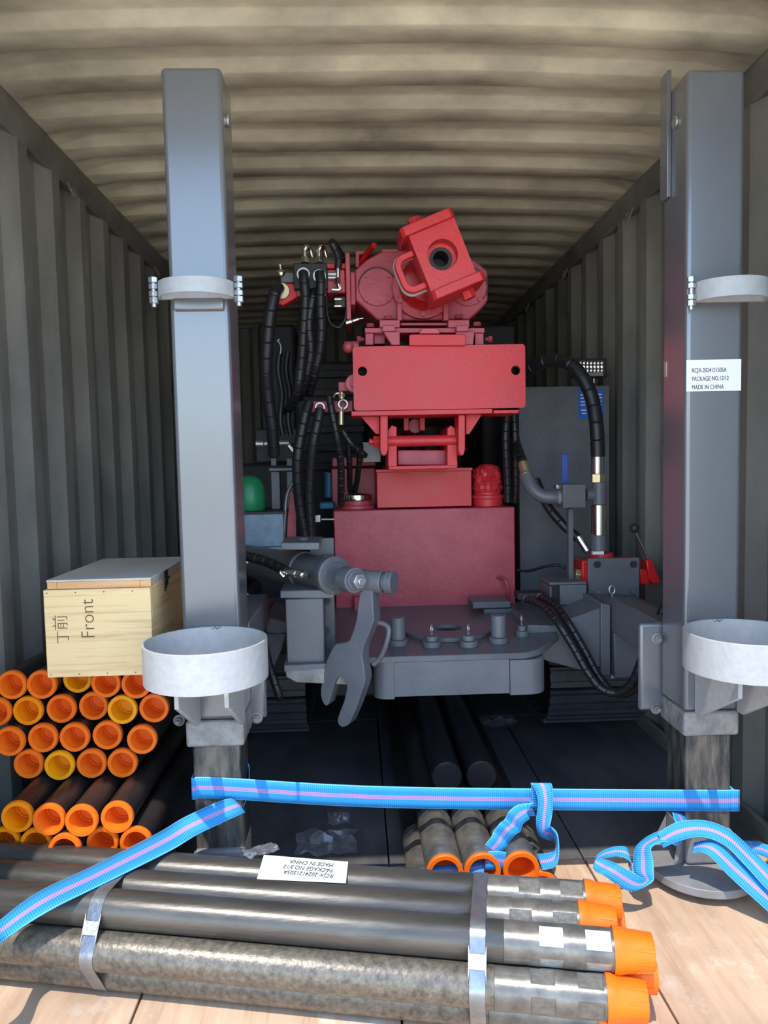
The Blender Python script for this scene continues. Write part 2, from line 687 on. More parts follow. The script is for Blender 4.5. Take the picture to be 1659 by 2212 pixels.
def jack_leg(cx, cpx, label, left):
    """cx: axis of the column"""
    root = thing('jack_leg', (cx, YP+.08, 0), label, 'support leg', 'jack legs of the rig')
    w = .0775
    ztop = P(415, 143, YP).z if left else P(1543, 148, YP).z
    zb = P(460, 1556, YP).z if left else P(1540, 1536, YP).z
    b = MB()
    b.boxp(cx-w, cx+w, YP, YP+.155, zb, ztop)
    obj('outer_tube', b, M['post'], root, .012, 4)
    zc0 = P(460, 1614, YP-.004).z if left else P(1540, 1590, YP-.004).z
    b = MB()
    b.boxp(cx-w-.001, cx+w+.001, YP-.005, YP+.16, zc0, zb-.0005)
    obj('collar', b, M['scuff'], root, .008, 3)
    wi = .0655
    b = MB()
    b.boxp(cx-wi, cx+wi, YP+.012, YP+.143, .048, zc0-.0003)
    obj('inner_leg', b, M['inner_leg'], root, .008, 3)
    b = MB()
    b.boxp(cx-wi-.002, cx+wi+.002, YP-.004, YP+.147, .048, .145)
    obj('leg_shoe', b, M['plate'], root, .01, 3)
    # foot plate with four fins
    b = MB()
    fx, fy = cx-(0 if left else .020), YP+.018
    b.cyl((fx, fy, .024), (fx, fy, .047), .150, 56)
    ft = obj('foot_plate', b, M['plate'], root, .002, 2)
    for k, (dx, dy) in enumerate(((-1, -.75), (1, -.75), (-1, .8), (1, .8))):
        if left and dx > 0:
            continue
        d = V((dx, dy, 0)).normalized()
        n = V((-d.y, d.x, 0))*.006
        c = V((cx, YP+.0775, .0473))
        b = MB()
        b.prism([c+d*.088-n, c+d*.118-n, c+d*.118+V((0, 0, .012))-n, c+d*.088+V((0, 0, .085))-n], n*2)
        obj('foot_fin', b, M['plate'], root, .001, 1)
    b = MB()
    b.boxp(cx-.06, cx+.06, YP+.03, YP+.13, 0, .0238)
    obj('foot_pad', b, M['blackp'], root)
    # lower pipe ring
    rx = P(445 if left else 1611, 1400, YP-.15).x
    rc = V((rx, YP-.152, 0))
    z1 = P(445, 1381, YP-.15).z if left else P(1608, 1363, YP-.15).z
    z0 = z1-.098
    b = MB()
    b.hollow((rc.x, rc.y, z0), (rc.x, rc.y, z1), .1525, .1465, 64)
    tag(obj('pipe_ring', b, M['grey_light'], root, .0012, 2), 'pale worn steel ring welded to the leg')
    b = MB()
    nseg = 14
    for i in range(nseg):
        c = V((cx-.03+.06*i/nseg, YP-.001, z1-.004+.002*math.sin(i*2.1)))
        b.ball(c, .006, 8)
    obj('weld_bead', b, M['grey'], root)
    for gx in (-.047, .072):
        x = cx+gx
        xo = min(x+.011, cx+w-.012)
        yf = YP-.235
        b = MB()
        b.prism([V((x, yf, z0-.0005)), V((x, YP-.0005, z0-.0005)), V((x, YP-.0005, z0-.165)), V((x, YP-.03, z0-.165)), V((x, yf, z0-.05))], (.011, 0, 0))
        obj('ring_gusset', b, M['grey_light'], root, .001, 1)
    # bolted flange plate behind the leg
    b = MB()
    if left:
        xa, xb = P(376, 1500, YP+.12).x, P(571, 1500, YP+.12).x
        za, zb2 = P(560, 1562, YP+.12).z, P(560, 1395, YP+.12).z
        yy = YP+.158
        bl = ((P(387, 1556, yy).x, P(387, 1556, yy).z), (P(555, 1550, yy).x, P(555, 1550, yy).z), (P(555, 1410, yy).x, P(555, 1410, yy).z))
    else:
        xa, xb = P(1392, 1450, YP+.12).x, cx+.09
        za, zb2 = P(1410, 1545, YP+.12).z, P(1410, 1353, YP+.12).z
        yy = YP+.158
        bl = ((P(1419, 1379, yy).x, P(1419, 1379, yy).z), (P(1417, 1530, yy).x, P(1417, 1530, yy).z))
    b.boxp(xa, xb, yy, yy+.02, za, zb2)
    fp = obj('flange_plate', b, M['post'], root, .012, 3)
    for bxx, bz in bl:
        nutbolt(root, (bxx, yy, bz), (0, -1, 0), .0115, 'scuff')
    # upper clamp
    ux = cx-.002 if left else P(1592, 615, YP-.05).x
    zu1, zu0 = P(425, 598, YP-.08).z, P(425, 633, YP-.08).z
    if not left:
        zu1, zu0 = P(1600, 597, YP-.08).z, P(1600, 640, YP-.08).z
    rr = .098
    b = MB()
    n = 28
    inn, out = [], []
    for i in range(n+1):
        a = math.pi+math.pi*i/n
        out.append(V((ux+rr*math.cos(a), YP-.012+rr*.88*math.sin(a), zu0)))
        inn.append(V((ux+(rr-.006)*math.cos(a), YP-.012+(rr-.006)*.88*math.sin(a), zu0)))
    b.prism(out+inn[::-1], (0, 0, zu1-zu0))
    tag(obj('clamp_band', b, M['grey_light'], root, .001, 1), 'half round clamp band')
    b = MB()
    b.boxp(ux-rr-.004, ux+rr+.004, YP-.012, YP-.0005, zu0+.001, zu1-.001)
    obj('clamp_back', b, M['grey_light'], root, .001, 1)
    for sg in ((-1, 1) if left else (-1,)):
        bx_ = ux+sg*(rr+.011)
        b = MB()
        yb = YP-.022
        b.cyl((bx_, yb, zu0-.022), (bx_, yb, zu1+.012), .0065, 14)
        for za_, zb_ in ((zu0-.012, zu0+.003), (zu0+.005, zu0+.018), (zu1-.016, zu1-.003), (zu1, zu1+.014)):
            b.hexn((bx_, yb, za_), (bx_, yb, zb_), .0125)
        obj('clamp_bolt', b, M['steel'], root, .0008, 1)
    # pivot pins near the top
    zp = ztop-.105
    for sg in (-1, 1):
        b = MB()
        b.cyl((cx+sg*(w-.0005), YP+.07, zp), (cx+sg*(w+.007), YP+.07, zp), .017, 24)
        obj('pivot_pin', b, M['steel'], root, .002, 2)
    return root, zb


LX = P(443, 1000, YP).x
RX = P(1541, 1000, YP).x
legL, zbL = jack_leg(LX, 443, 'grey square jack leg standing beside the wooden box and the stacked pipes', True)
legR, zbR = jack_leg(RX, 1541, 'grey square jack leg bearing a white paper label, its round foot plate in view', False)
b = MB()
b.boxp(LX-.066, LX+.066, YP-.0145, YP-.0002, P(420, 672, YP).z, P(420, 645, YP).z)
obj('weld_pad', b, M['post'], legL, .006, 3)
b = MB()
b.boxp(RX-.0775-.012, RX-.078, YP+.1, YP+.15, P(1440, 425, YP+.1).z, P(1440, 150, YP+.1).z)
obj('side_bar', b, M['post'], legR, .002)
# label on the right leg
b = MB()
lx0, lx1 = P(1476, 810, YP).x, P(1600, 810, YP).x
lz0, lz1 = P(1538, 845, YP).z, P(1538, 777, YP).z
b.boxp(max(lx0, RX-.0772), lx1, YP-.0022, YP-.0008, lz0, lz1)
lab = tag(obj('package_label', b, M['white'], legR), 'white paper label with three lines of print')
sx = (lx1-lx0)/.155
for k, s in enumerate(('RCJX-2024121505A', 'PACKAGE NO.12/12', 'MADE IN CHINA')):
    z = lz1-(.034+.0225*k)
    text('print', s, .0165, M['ink'], lab, (lx0+.022, YP-.0026, z), (1, 0, .01), (0, 0, 1), sx=.70 if k < 2 else .72)
b = MB()
b.boxp(RX-.0775-.0015, RX-.0777, YP+.125, YP+.14, P(1443, 815, YP+.14).z, P(1443, 783, YP+.14).z)
obj('tag_strip', b, M['clip'], legR)

# ------------------------------------------------------------------ stacked drill pipes on the left
PR = .0412


def make_pipe(capmat):
    """local: front end at y=0, pipe runs along +y"""
    root = thing('drill_pipe', (0, 0, 0))
    b = MB()
    L = 2.9
    b.rev((0, 0, 0), (0, 1, 0), [(.036, .0), (PR-.0015, .0), (PR-.0015, .16), (PR-.004, .175), (PR-.004, L-.16), (PR-.0015, L-.15), (PR-.0015, L), (.030, L), (.030, L-.06)], 32, cap=False)
    obj('pipe_body', b, M['rod_dark'], root)
    b = MB()
    b.rev((0, 0, 0), (0, 1, 0), [(PR-.0012, -.0005), (PR+.0006, -.002), (PR+.0006, -.012), (PR-.001, -.0145), (.0312, -.0145), (.0298, -.012), (.0284, .046), (.0272, .0465), (.0262, .054), (0, .054)], 40, cap=False)
    obj('thread_cap', b, M[capmat], root)
    return root


protos = {}
RZ = [.589, .514, .441, .368, .291, .222]
rows = [
    [(30, 1477, 'o'), (94.5, 1476, 'o'), (170, 1464, 'y'), (232, 1473, 'o'), (297, 1475, 'o')],
    [(-3, 1535, 'o'), (64, 1533, 'm'), (136, 1528, 'o'), (205, 1523, 'o'), (267, 1530, 'y'), (334.5, 1529, 'o')],
    [(25, 1598, 'o'), (96.5, 1591, 'o'), (164, 1590, 'o'), (235, 1585, 'o'), (310, 1592, 'o')],
    [(66, 1647, 'o'), (133, 1650, 'y'), (201, 1646, 'o'), (267, 1645, 'o')],
    [(41, 1762, 'm'), (109, 1767, 'o'), (180, 1770, 'o'), (256, 1762, 'o')],
    [(15, 1814, 'm'), (83, 1816, 'm'), (143, 1830, 'o'), (224, 1814, 'o'), (296, 1815, 'o')]]
M['mix'] = mat('deep_orange_plastic', (.80, .205, .001), (.84, .245, .002), .45, 0, 10, spec=.25)
cen = []
for ri, rw in enumerate(rows):
    for ci, (px, py, c) in enumerate(rw):
        p = PZ(px, py, RZ[ri])
        cen.append([p.x, p.z, p.y, ri, ci, c, p.x, p.z])
for it in range(400):
    for i in range(len(cen)):
        for j in range(i):
            dx, dz = cen[i][0]-cen[j][0], cen[i][1]-cen[j][1]
            d = math.hypot(dx, dz)
            mn = 2*(PR+.0007)
            if d < mn:
                k = (mn-d)/2/max(d, 1e-6)
                cen[i][0] += dx*k
                cen[i][1] += dz*k
                cen[j][0] -= dx*k
                cen[j][1] -= dz*k
    for q in cen:
        q[0] = max(q[0], XL+PR+.004)
        if it < 330:
            q[0] += (q[6]-q[0])*.04
            q[1] += (q[7]-q[1])*.04
NUM = ['first', 'second', 'third', 'fourth', 'fifth', 'sixth']
ROWN = ['top row', 'second row down', 'third row down', 'fourth row down', 'sunlit fifth row', 'lowest row']
CN = {'o': 'orange', 'y': 'amber yellow', 'm': 'light orange'}
CM = {'o': 'orange', 'y': 'yellow', 'm': 'mix'}
for x, z, y, ri, ci, c, _, _ in cen:
    if c not in protos:
        o = protos[c] = make_pipe(CM[c])
    else:
        o = copy_tree(protos[c])
    o.location = (x, y, z)
    tag(o, 'dark drill pipe with %s cap, %s from left in the %s' % (CN[c], NUM[ci], ROWN[ri]), 'drill pipe', 'capped drill pipes stacked on the left')
zmin = min(q[1] for q in cen)-PR
b = MB()
b.boxp(-1.15, -.76, 2.2, 2.32, 0, zmin-.001)
tag(obj('timber_bearer', b, M['wood2'], bevel=.004, base=(-.9, 2.26, 0)), 'thick timber bearer under the front of the stacked capped pipes', 'timber')
b = MB()
b.boxp(-1.15, -.66, 4.3, 4.42, 0, zmin-.001)
tag(obj('timber_bearer', b, M['wood2'], bevel=.004, base=(-.9, 4.36, 0)), 'thick timber bearer under the far end of the stacked pipes', 'timber')

# ------------------------------------------------------------------ wooden box
ztopP = max(q[1] for q in cen if q[3] == 0)+PR+.0025
YB = 1.975
bz0 = P(215, 1461, YB).z
bz0 = max(bz0, ztopP)
bx0, bx1 = P(97, 1360, YB).x, P(328, 1360, YB).x
bz1 = P(215, 1272, YB).z
BD = .45
box = thing('wooden_box', ((bx0+bx1)/2, YB+BD/2, bz0), 'pale plywood crate marked Front, lying on the stacked drill pipes', 'wooden box')
b = MB()
b.boxp(bx0, bx1, YB, YB+.012, bz0, bz1)
fr = tag(obj('front_panel', b, M['wood'], box, .0015, 1), 'pale pine panel with stencilled writing')
for xa, xb in ((bx0, bx0+.012), (bx1-.012, bx1)):
    b = MB()
    b.boxp(xa, xb, YB+.0122, YB+BD-.0122, bz0, bz1)
    obj('side_panel', b, M['wood'], box, .0015, 1)
b = MB()
b.boxp(bx0, bx1, YB+BD-.012, YB+BD, bz0, bz1)
obj('back_panel', b, M['wood'], box, .0015, 1)
b = MB()
b.boxp(bx0+.0122, bx1-.0122, YB+.0122, YB+BD-.0122, bz0, bz0+.012)
obj('bottom_panel', b, M['wood'], box)
lz = P(215, 1251, YB).z
b = MB()
b.boxp(bx0+.008, bx1+.002, YB+.004, YB+BD, lz-.006, lz)
lid = obj('lid', b, M['lid'], box, .001, 1)
for xa, xb in ((bx0+.009, bx0+.034), (bx0+.0345, bx1-.028), (bx1-.0275, bx1+.001)):
    b = MB()
    b.boxp(xa, xb, YB+.005, YB+.03, bz1+.001, lz-.0062)
    obj('lid_batten', b, M['wood2'], lid, .001, 1)
b = MB()
b.boxp(bx1-.02, bx1+.001, YB+.0302, YB+BD-.002, bz1+.001, lz-.0062)
obj('lid_batten', b, M['lid'], lid, .001, 1)
for yy in (YB+.14, YB+.44):
    b = MB()
    for k in range(3):
        b.boxp(bx1+.0012, bx1+.0034, yy+.014*k, yy+.014*k+.010, bz1-.035+.007*k, bz1+.024)
    b.cyl((bx1+.004, yy-.004, bz1-.001), (bx1+.004, yy+.046, bz1-.001), .0035, 10)
    obj('hinge', b, M['blackp'], box)
wd = bx1-bx0
sc_ = wd/231.


def bp(px, py):
    return V((bx0+(px-97)*sc_, YB-.0005, bz1-(py-1272)*sc_))


text('stencil_word', 'Front', .052, M['burn'], fr, bp(204, 1382), (0, 0, 1), (-1, 0, 0), .0006, sx=.92, off_=-.0009)
text('stencil_character', '前', .044, M['burn'], fr, bp(144, 1362), (0, 0, 1), (-1, 0, 0), .0006, off_=-.0006)
text('stencil_character', '丁', .038, M['burn'], fr, bp(146, 1392), (0, 0, 1), (-1, 0, 0), .0006, off_=-.0006)
for k in range(16):
    nx_, nz_ = (bx0+.01+(wd-.02)*(k % 8)/7, bz1-.008 if k < 8 else bz0+.008)
    if k % 2 == 0:
        b = MB()
        b.cyl((nx_, YB-.0008, nz_), (nx_, YB+.001, nz_), .0016, 8)
        obj('nail', b, M['blackp'], fr)

# ------------------------------------------------------------------ bundle of drill rods in front
AX = V((math.cos(R(11.35)), -math.sin(R(11.35)), 0))
PERP = V((AX.y, -AX.x, 0))*-1     # points away from the camera (+y)
if PERP.y < 0:
    PERP = -PERP
BR = .042
# (offset across, height, end pixel x of the steel before the cap)
O0 = V((-.386, 1.608, 0))
pix_end = {}


def end_s(px, c):
    """distance along the axis at which the rod centre line projects to picture column px"""
    lo, hi = -1.5, 1.5
    for _ in range(50):
        m = (lo+hi)/2
        p = O0+PERP*c[0]+AX*m+V((0, 0, c[1]))
        q = p-CAM
        u = CW/2+F*q.dot(V((XC.x, A.x, ZC.x)))/-q.dot(V((XC.z, A.z, ZC.z)))
        if u < px:
            lo = m
        else:
            hi = m
    return (lo+hi)/2


H = .0852
BUN = [((0, .1885), 1337, 'steel drill rod with two bright milled flats, upper front of the strapped bundle', 'rod'),
       ((.0842, .1885), 1262, 'steel drill rod second back on the top of the strapped bundle', 'rod'),
       ((.1684, .1885), 1275, 'steel drill rod rearmost on top of the bundle, under the paper label', 'rod'),
       ((-.0421, .1155), 1322, 'brown mottled drill rod bulging forward at the front of the strapped bundle', 'rod_rust'),
       ((0, .0426), 1302, 'lowest drill rod of the strapped bundle, resting on the floor boards', 'rod_rust'),
       ((.0421, .1155), 1345, 'drill rod behind the brown mottled one, only its orange cap showing', 'rod'),
       ((.1263, .1155), 1290, 'drill rod third back in the middle layer of the strapped bundle', 'rod'), ((.2105, .1155), 1283, 'drill rod rearmost in the middle layer of the strapped bundle', 'rod'),
       ((.0842, .0426), 1300, 'drill rod second back in the bottom layer of the strapped bundle', 'rod'), ((.1684, .0426), 1300, 'drill rod rearmost in the bottom layer of the strapped bundle', 'rod')]


def rfun(k, a, r):
    return r


def make_rod(c, px, label, mt, spin):
    s1 = end_s(px, c)
    base = O0+PERP*c[0]+V((0, 0, c[1]))
    tip = base+AX*s1
    root = thing('strapped_rod', (tip.x, tip.y, tip.z), label or 'drill rod hidden inside the strapped bundle', 'drill pipe', 'drill rods of the strapped bundle')
    L = 1.62
    b = MB()
    b.rev(tip-AX*L, AX, [(.03, .05), (.03, 0), (BR, 0), (BR, .20), (BR, L-.235), (BR-.0006, L-.234)], 40, cap=False)
    obj('rod_body', b, M[mt], root)
    # tool joint with milled wrench flats
    d, u, w = basis(AX)
    hs = [-.2338, -.2332, -.190, -.1615, -.1613, -.1132, -.113, -.0685, -.0683, -.0182, -.018, -.003, 0, 0]
    prof = [(BR-.0004, h) for h in hs]
    prof[0] = (BR-.0010, hs[0])
    prof[-1] = (.02, 0)
    prof[2] = (BR-.0014, hs[2])
    cut = .0368

    def rf2(k, a, r):
        if k in (4, 5, 8, 9):
            q = (a-spin) % (math.pi/2)
            q = min(q, math.pi/2-q)
            f = cut/max(.2, math.cos(q))
            return min(r, f)
        return r

    seg = 64

    def isflat(i):
        a = 2*math.pi*(i+.5)/seg
        q = (a-spin) % (math.pi/2)
        q = min(q, math.pi/2-q)
        return 1 if cut/math.cos(q) < BR-.0004 else 0
    mi = [0]*(len(prof)-1)
    mi[4] = isflat
    mi[8] = isflat
    b = MB()
    b.rev(tip, AX, prof, seg, cap=False, rf=rf2, mi=mi)
    obj('tool_joint', b, [M['rod_joint'], M['flat' if px == 1337 else 'flat_dull']], root, ang=20)
    # plastic end cap
    b = MB()
    k_ = [(BR+.0004, -.012), (BR+.0030, -.013), (BR+.0034, -.004), (BR+.0014, .006), (BR-.0005, .012), (BR-.002, .030), (BR-.0045, .062), (BR-.0065, .066), (BR-.009, .067), (0, .067)]
    rag = rnd.uniform(0, 6)

    def rfc(k, a, r):
        if k <= 1:
            return r
        return r
    b.rev(tip, AX, k_, 48, cap=False, rf=rfc)
    cp = obj('end_cap', b, M['orange'], root)
    for i in range(10):
        a = 2*math.pi*i/10+spin
        e = u*math.cos(a)+w*math.sin(a)
        t_ = d.cross(e)
        b = MB()
        p0, p1 = tip+d*.030+e*(BR-.0045), tip+d*.0655+e*(BR-.0075)
        b.prism([p0-t_*.0016, p1-t_*.0028, p1+t_*.0028, p0+t_*.0016], e*.0035)
        obj('cap_rib', b, M['orange'], cp)
    return root


for i, (c, px, lb, mt) in enumerate(BUN):
    r_ = make_rod(c, px, lb, mt, (.62, 1.05, .35, .15, .4, .8, .2, .5, .9, .1)[i])

# two steel bands round the bundle
cpts = []
for (c, _, _, _) in BUN:
    for k in range(48):
        a = 2*math.pi*k/48
        cpts.append((c[0]+(BR+.0006)*math.cos(a), c[1]+(BR+.0006)*math.sin(a)))
cpts = sorted(set(cpts))


def hull(pts):
    def half(pp):
        h = []
        for p in pp:
            while len(h) > 1 and (h[-1][0]-h[-2][0])*(p[1]-h[-2][1])-(h[-1][1]-h[-2][1])*(p[0]-h[-2][0]) <= 0:
                h.pop()
            h.append(p)
        return h
    a, b = half(pts), half(pts[::-1])
    return a[:-1]+b[:-1]


HU = hull(cpts)
for px, lb, wid in ((226, 'grey steel strapping band at the left end of the rod bundle', .032), (1033, 'grey steel strapping band near the orange caps of the rod bundle', .032)):
    s = end_s(px, (0, .1885))
    org = O0+AX*s
    root = thing('steel_band', (org.x, org.y, 0), lb, 'strapping band', 'steel bands round the rod bundle')
    b = MB()
    rings = []
    for off in (-wid/2, wid/2):
        for th in (0, .0011):
            cx_ = sum(q[0] for q in HU)/len(HU)
            cz_ = sum(q[1] for q in HU)/len(HU)
            row = []
            for q in HU:
                dv = V((q[0]-cx_, q[1]-cz_, 0)).normalized()*th
                row.append(org+PERP*(q[0]+dv.x)+V((0, 0, q[1]+dv.y))+AX*off)
            rings.append(b.vs(row))
    i0, o0, i1, o1 = rings
    n = len(HU)
    for i in range(n):
        j = (i+1) % n
        b.face([o0[i], o0[j], o1[j], o1[i]])
        b.face([i0[j], i0[i], i1[i], i1[j]])
        b.face([i0[i], i0[j], o0[j], o0[i]])
        b.face([o1[i], o1[j], i1[j], i1[i]])
    obj('band', b, M['band'], root)
    # crimped seal on the front flank
    pa, pb = V((-.0421, .1155)), V((0, .1885))
    t2 = (pb-pa).normalized()
    n2 = V((-t2.y, t2.x))
    mid = (pa+pb)/2+n2*(BR+.003)
    b = MB()
    tt = PERP*t2.x+V((0, 0, t2.y))
    nn = PERP*n2.x+V((0, 0, n2.y))
    c = org+PERP*mid.x+V((0, 0, mid.y))
    hl, hw = .035, wid/2+.0025
    b.prism([c-tt*hl-AX*hw, c+tt*hl-AX*hw, c+tt*hl*.5-AX*(hw-.003), c+tt*hl*.5+AX*(hw-.003), c+tt*hl+AX*hw, c-tt*hl+AX*hw, c-tt*hl*.3+AX*(hw-.003), c-tt*hl*.3-AX*(hw-.003)], nn*.003)
    tag(obj('seal_clip', b, M['clip'], root, .0006, 1), 'bright crimped seal')

# paper label lying on the rear rods, print upside down
zl = .1885+BR+.0012
q = [PZ(570, 1847, zl), PZ(752, 1862, zl), PZ(747, 1908, zl), PZ(555, 1899, zl)]
b = MB()
cc = (q[0]+q[1]+q[2]+q[3])/4
b.prism(q, (0, 0, .0006))
pl = tag(obj('paper_label', b, M['white'], base=cc), 'white paper package label lying upside down on the rear rods of the bundle', 'label')
xd = (q[0]-q[1]).normalized()
yd = (q[2]-q[1]).normalized()
for k, s in enumerate(('RCJX-2024121505A', 'PACKAGE NO.3/12', 'MADE IN CHINA')):
    o = PZ((722, 721, 722)[k], (1890, 1878, 1866.5)[k], zl)
    yk = (yd-xd*yd.dot(xd)).normalized()
    text('print', s, .0225, M['ink'], pl, o+V((0, 0, .0013)), xd, yk, .0003, sx=.66)

# ------------------------------------------------------------------ rods lying lengthwise on the floor in the middle
FR = .049


def floor_rod(px, z, Yf, label, black=False, cap=True):
    x = P(px, 1870, Yf).x if not black else P(px, 1680, Yf).x
    root = thing('floor_rod', (x, Yf, z), label, 'drill pipe', 'rods lying lengthwise on the floor')
    b = MB()
    L = 3.0
    rb = FR-.0012
    if black:
        b.rev((x, Yf, z), (0, 1, 0), [(0, 0), (rb-.004, 0), (rb, .004), (rb, L), (.02, L)], 36, cap=False)
        obj('rod_body', b, M['rod_black'], root)
        return root
    b.rev((x, Yf, z), (0, 1, 0), [(rb, .315), (rb, L), (.02, L)], 36, cap=False)
    obj('rod_body', b, M['rod_dark'], root)
    b = MB()
    cut = .044

    def rf(k, a, r):
        if k in (3, 4):
            qq = (a-math.pi/4) % (math.pi/2)
            qq = min(qq, math.pi/2-qq)
            return min(r, cut/max(.2, math.cos(qq)))
        return r
    b.rev((x, Yf, z), (0, 1, 0), [(.038, 0), (FR-.002, 0), (FR, .004), (FR, .19), (FR, .245), (FR, .246), (FR, .275)], 48, cap=False, rf=rf)
    obj('tool_joint', b, M['rod_joint'], root, ang=20)
    b = MB()
    b.rev((x, Yf, z), (0, 1, 0), [(FR-.0005, .2755), (FR-.0005, .306), (rb, .315)], 40, cap=False)
    obj('black_band', b, M['rod_black'], root)
    if cap:
        b = MB()
        b.rev((x, Yf, z), (0, 1, 0), [(FR-.003, -.0005), (FR-.001, -.003), (FR-.001, -.012), (FR-.003, -.0145), (.0362, -.0145), (.0345, -.012), (.0335, .030), (.0315, .036), (0, .036)], 40, cap=False)
        obj('thread_cap', b, M['orange'], root)
    return root


for k, px in enumerate((960, 1041, 1124)):
    floor_rod(px, .0495+.0825, 1.865, 'grey floor rod with orange cap, %s of the upper three behind the bundle' % ('left', 'middle', 'right')[k])
for k, px in enumerate((921, 1001, 1083, 1166)):
    floor_rod(px, .0495, 1.915, 'grey rod on the floor, %s of the lower row under the capped three' % ('leftmost', 'second from left', 'third from left', 'rightmost')[k])
for k, px in enumerate((966, 1041)):
    floor_rod(px, .0495+.171, 2.23, 'black rod on top of the floor rods, %s one, reaching under the rig' % ('left', 'right')[k], True)

# ------------------------------------------------------------------ the drilling rig
rig = thing('drilling_rig', (P(918, 1400, 3.3).x, 3.6, 0), 'red and grey crawler drilling rig standing in the middle of the container', 'drilling rig')


def part(nm, mb, m, bevel=.004, parent=None, ang=35, label=None, seg=2):
    o = obj(nm, mb, M[m] if isinstance(m, str) else m, parent or rig, bevel, seg, ang)
    if label:
        o['label'] = label
    return o


def hose(px, r, Y, nm='hose', m='black', sp=True, parent=None, n=8, label=None):
    """hose through picture points (px, py) at depth Y (number or per-point list)"""
    pts = [P(p[0], p[1], p[2] if len(p) > 2 else Y) for p in px]
    b = MB()
    rr = r*pts[0].y/F
    b.tube(pts, rr, 16, n, spiral=rr*2.3 if sp else 0)
    return part(nm, b, m, 0, parent, ang=24 if sp else 60, label=label)


DZ = .552     # deck height
# --- deck
pts = [PZ(613, 1437, DZ), PZ(745, 1432, DZ), PZ(760, 1421, DZ), PZ(1135, 1410, DZ), PZ(1162, 1404, DZ), PZ(1180, 1394, DZ), PZ(1207, 1371, DZ), PZ(1190, 1338, DZ), PZ(1125, 1300, DZ), PZ(715, 1300, DZ), PZ(628, 1360, DZ)]
b = MB()
b.prism([p-V((0, 0, .022)) for p in pts], (0, 0, .022))
deck = part('front_deck', b, 'grey', .003)
# skirt under the deck
yk = PZ(900, 1418, DZ).y+.012
b = MB()
b.bx(851, 1426.5, 1101, 1502, yk-.004, .02)
part('skirt_panel', b, 'grey', .002)
xk, zk1, zk0 = P(1101, 1465, yk).x, P(1140, 1424, yk).z, P(1140, 1500, yk).z
xe = P(1183, 1465, yk).x
pp = [V((xk, yk-.006, zk0))]
for i in range(9):
    a = R(-90+90*i/8)
    rr = .06
    pp.append(V((xe-rr+rr*math.cos(a), yk-.006+rr+rr*math.sin(a), zk0)))
pp += [V((xe, yk+.30, zk0)), V((xe-.015, yk+.30, zk0)), V((xe-.015, yk+.08, zk0)), V((xk, yk+.05, zk0))]
b = MB()
b.prism(pp, (0, 0, zk1-zk0))
part('skirt_corner', b, 'grey', .003)
xk, xe = P(852, 1465, yk).x, P(806, 1465, yk).x
zk1, zk0 = P(830, 1429, yk).z, P(830, 1511, yk).z
pp = [V((xk, yk-.006, zk0))]
for i in range(9):
    a = R(-90-90*i/8)
    pp.append(V((xe+.05+.05*math.cos(a), yk+.044+.05*math.sin(a), zk0)))
pp += [V((xe, yk+.3, zk0)), V((xe+.015, yk+.3, zk0)), V((xe+.015, yk+.06, zk0)), V((xk, yk+.04, zk0))]
b = MB()
b.prism(pp, (0, 0, zk1-zk0))
part('skirt_corner', b, 'grey', .003)
yl_ = PZ(640, 1440, DZ).y+.02
b = MB()
b.pr([(616, 1449), (740, 1443), (760, 1480), (640, 1475), (618, 1463)], yl_, .16)
part('skirt_lug', b, 'scuff', .004)
# underframe joining the deck to the crawler
b = MB()
b.bx(700, 1440, 1150, 1500, 2.95, 2.0)
part('chassis_beam', b, 'dark', .01)
# turntable
tc = PZ(967, 1365, DZ)
b = MB()
b.hollow((tc.x, tc.y, DZ+.0005), (tc.x, tc.y, DZ+.016), .168, .052, 56)
tt_ = part('turntable_ring', b, 'grey', .002)
b = MB()
b.cyl((tc.x, tc.y, DZ+.0003), (tc.x, tc.y, DZ+.003), .0515, 40)
part('bushing_bore', b, 'dark', 0, tt_)
# pins and eye bolts
for px, pyb, pyt, rp in ((860, 1393, 1331, 16.5), (1077, 1388, 1326, 16.5)):
    c = PZ(px, pyb, DZ)
    k = c.y/F
    h = (pyb-pyt)*k
    b = MB()
    b.rev((c.x, c.y, DZ+.0004), (0, 0, 1), [(rp*1.28*k, 0), (rp*1.28*k, .020), (rp*1.05*k, .0205)], 28)
    so = part('pin_socket', b, 'grey', .001)
    b = MB()
    b.cyl((c.x, c.y, DZ+.021), (c.x, c.y, DZ+h), rp*k, 28)
    part('locating_pin', b, 'grey', .003, so)
for px, pyb, big in ((933, 1397, 1), (1012, 1396, 1), (1127, 1374, 0)):
    c = PZ(px, pyb, DZ)
    k = c.y/F
    b = MB()
    b.cyl((c.x, c.y, DZ+.0004), (c.x, c.y, DZ+.021), (20.5 if big else 15)*k, 28)
    so = part('pin_socket', b, 'grey', .0015)
    b = MB()
    b.cyl((c.x, c.y, DZ+.0214), (c.x, c.y, DZ+.040), (14 if big else 10)*k, 28)
    b.cyl((c.x, c.y, DZ+.040), (c.x, c.y, DZ+.052), 3*k, 10)
    part('plug', b, 'grey', .002, so)
    b = MB()
    e = V((c.x, c.y, DZ+.064))
    b.tube([e+V((.4, .9, 0))*.010*math.cos(2*math.pi*i/16)+V((0, 0, .013*math.sin(2*math.pi*i/16))) for i in range(17)], .0028, 8, smooth=False)
    part('eye_ring', b, 'steel', 0, so)

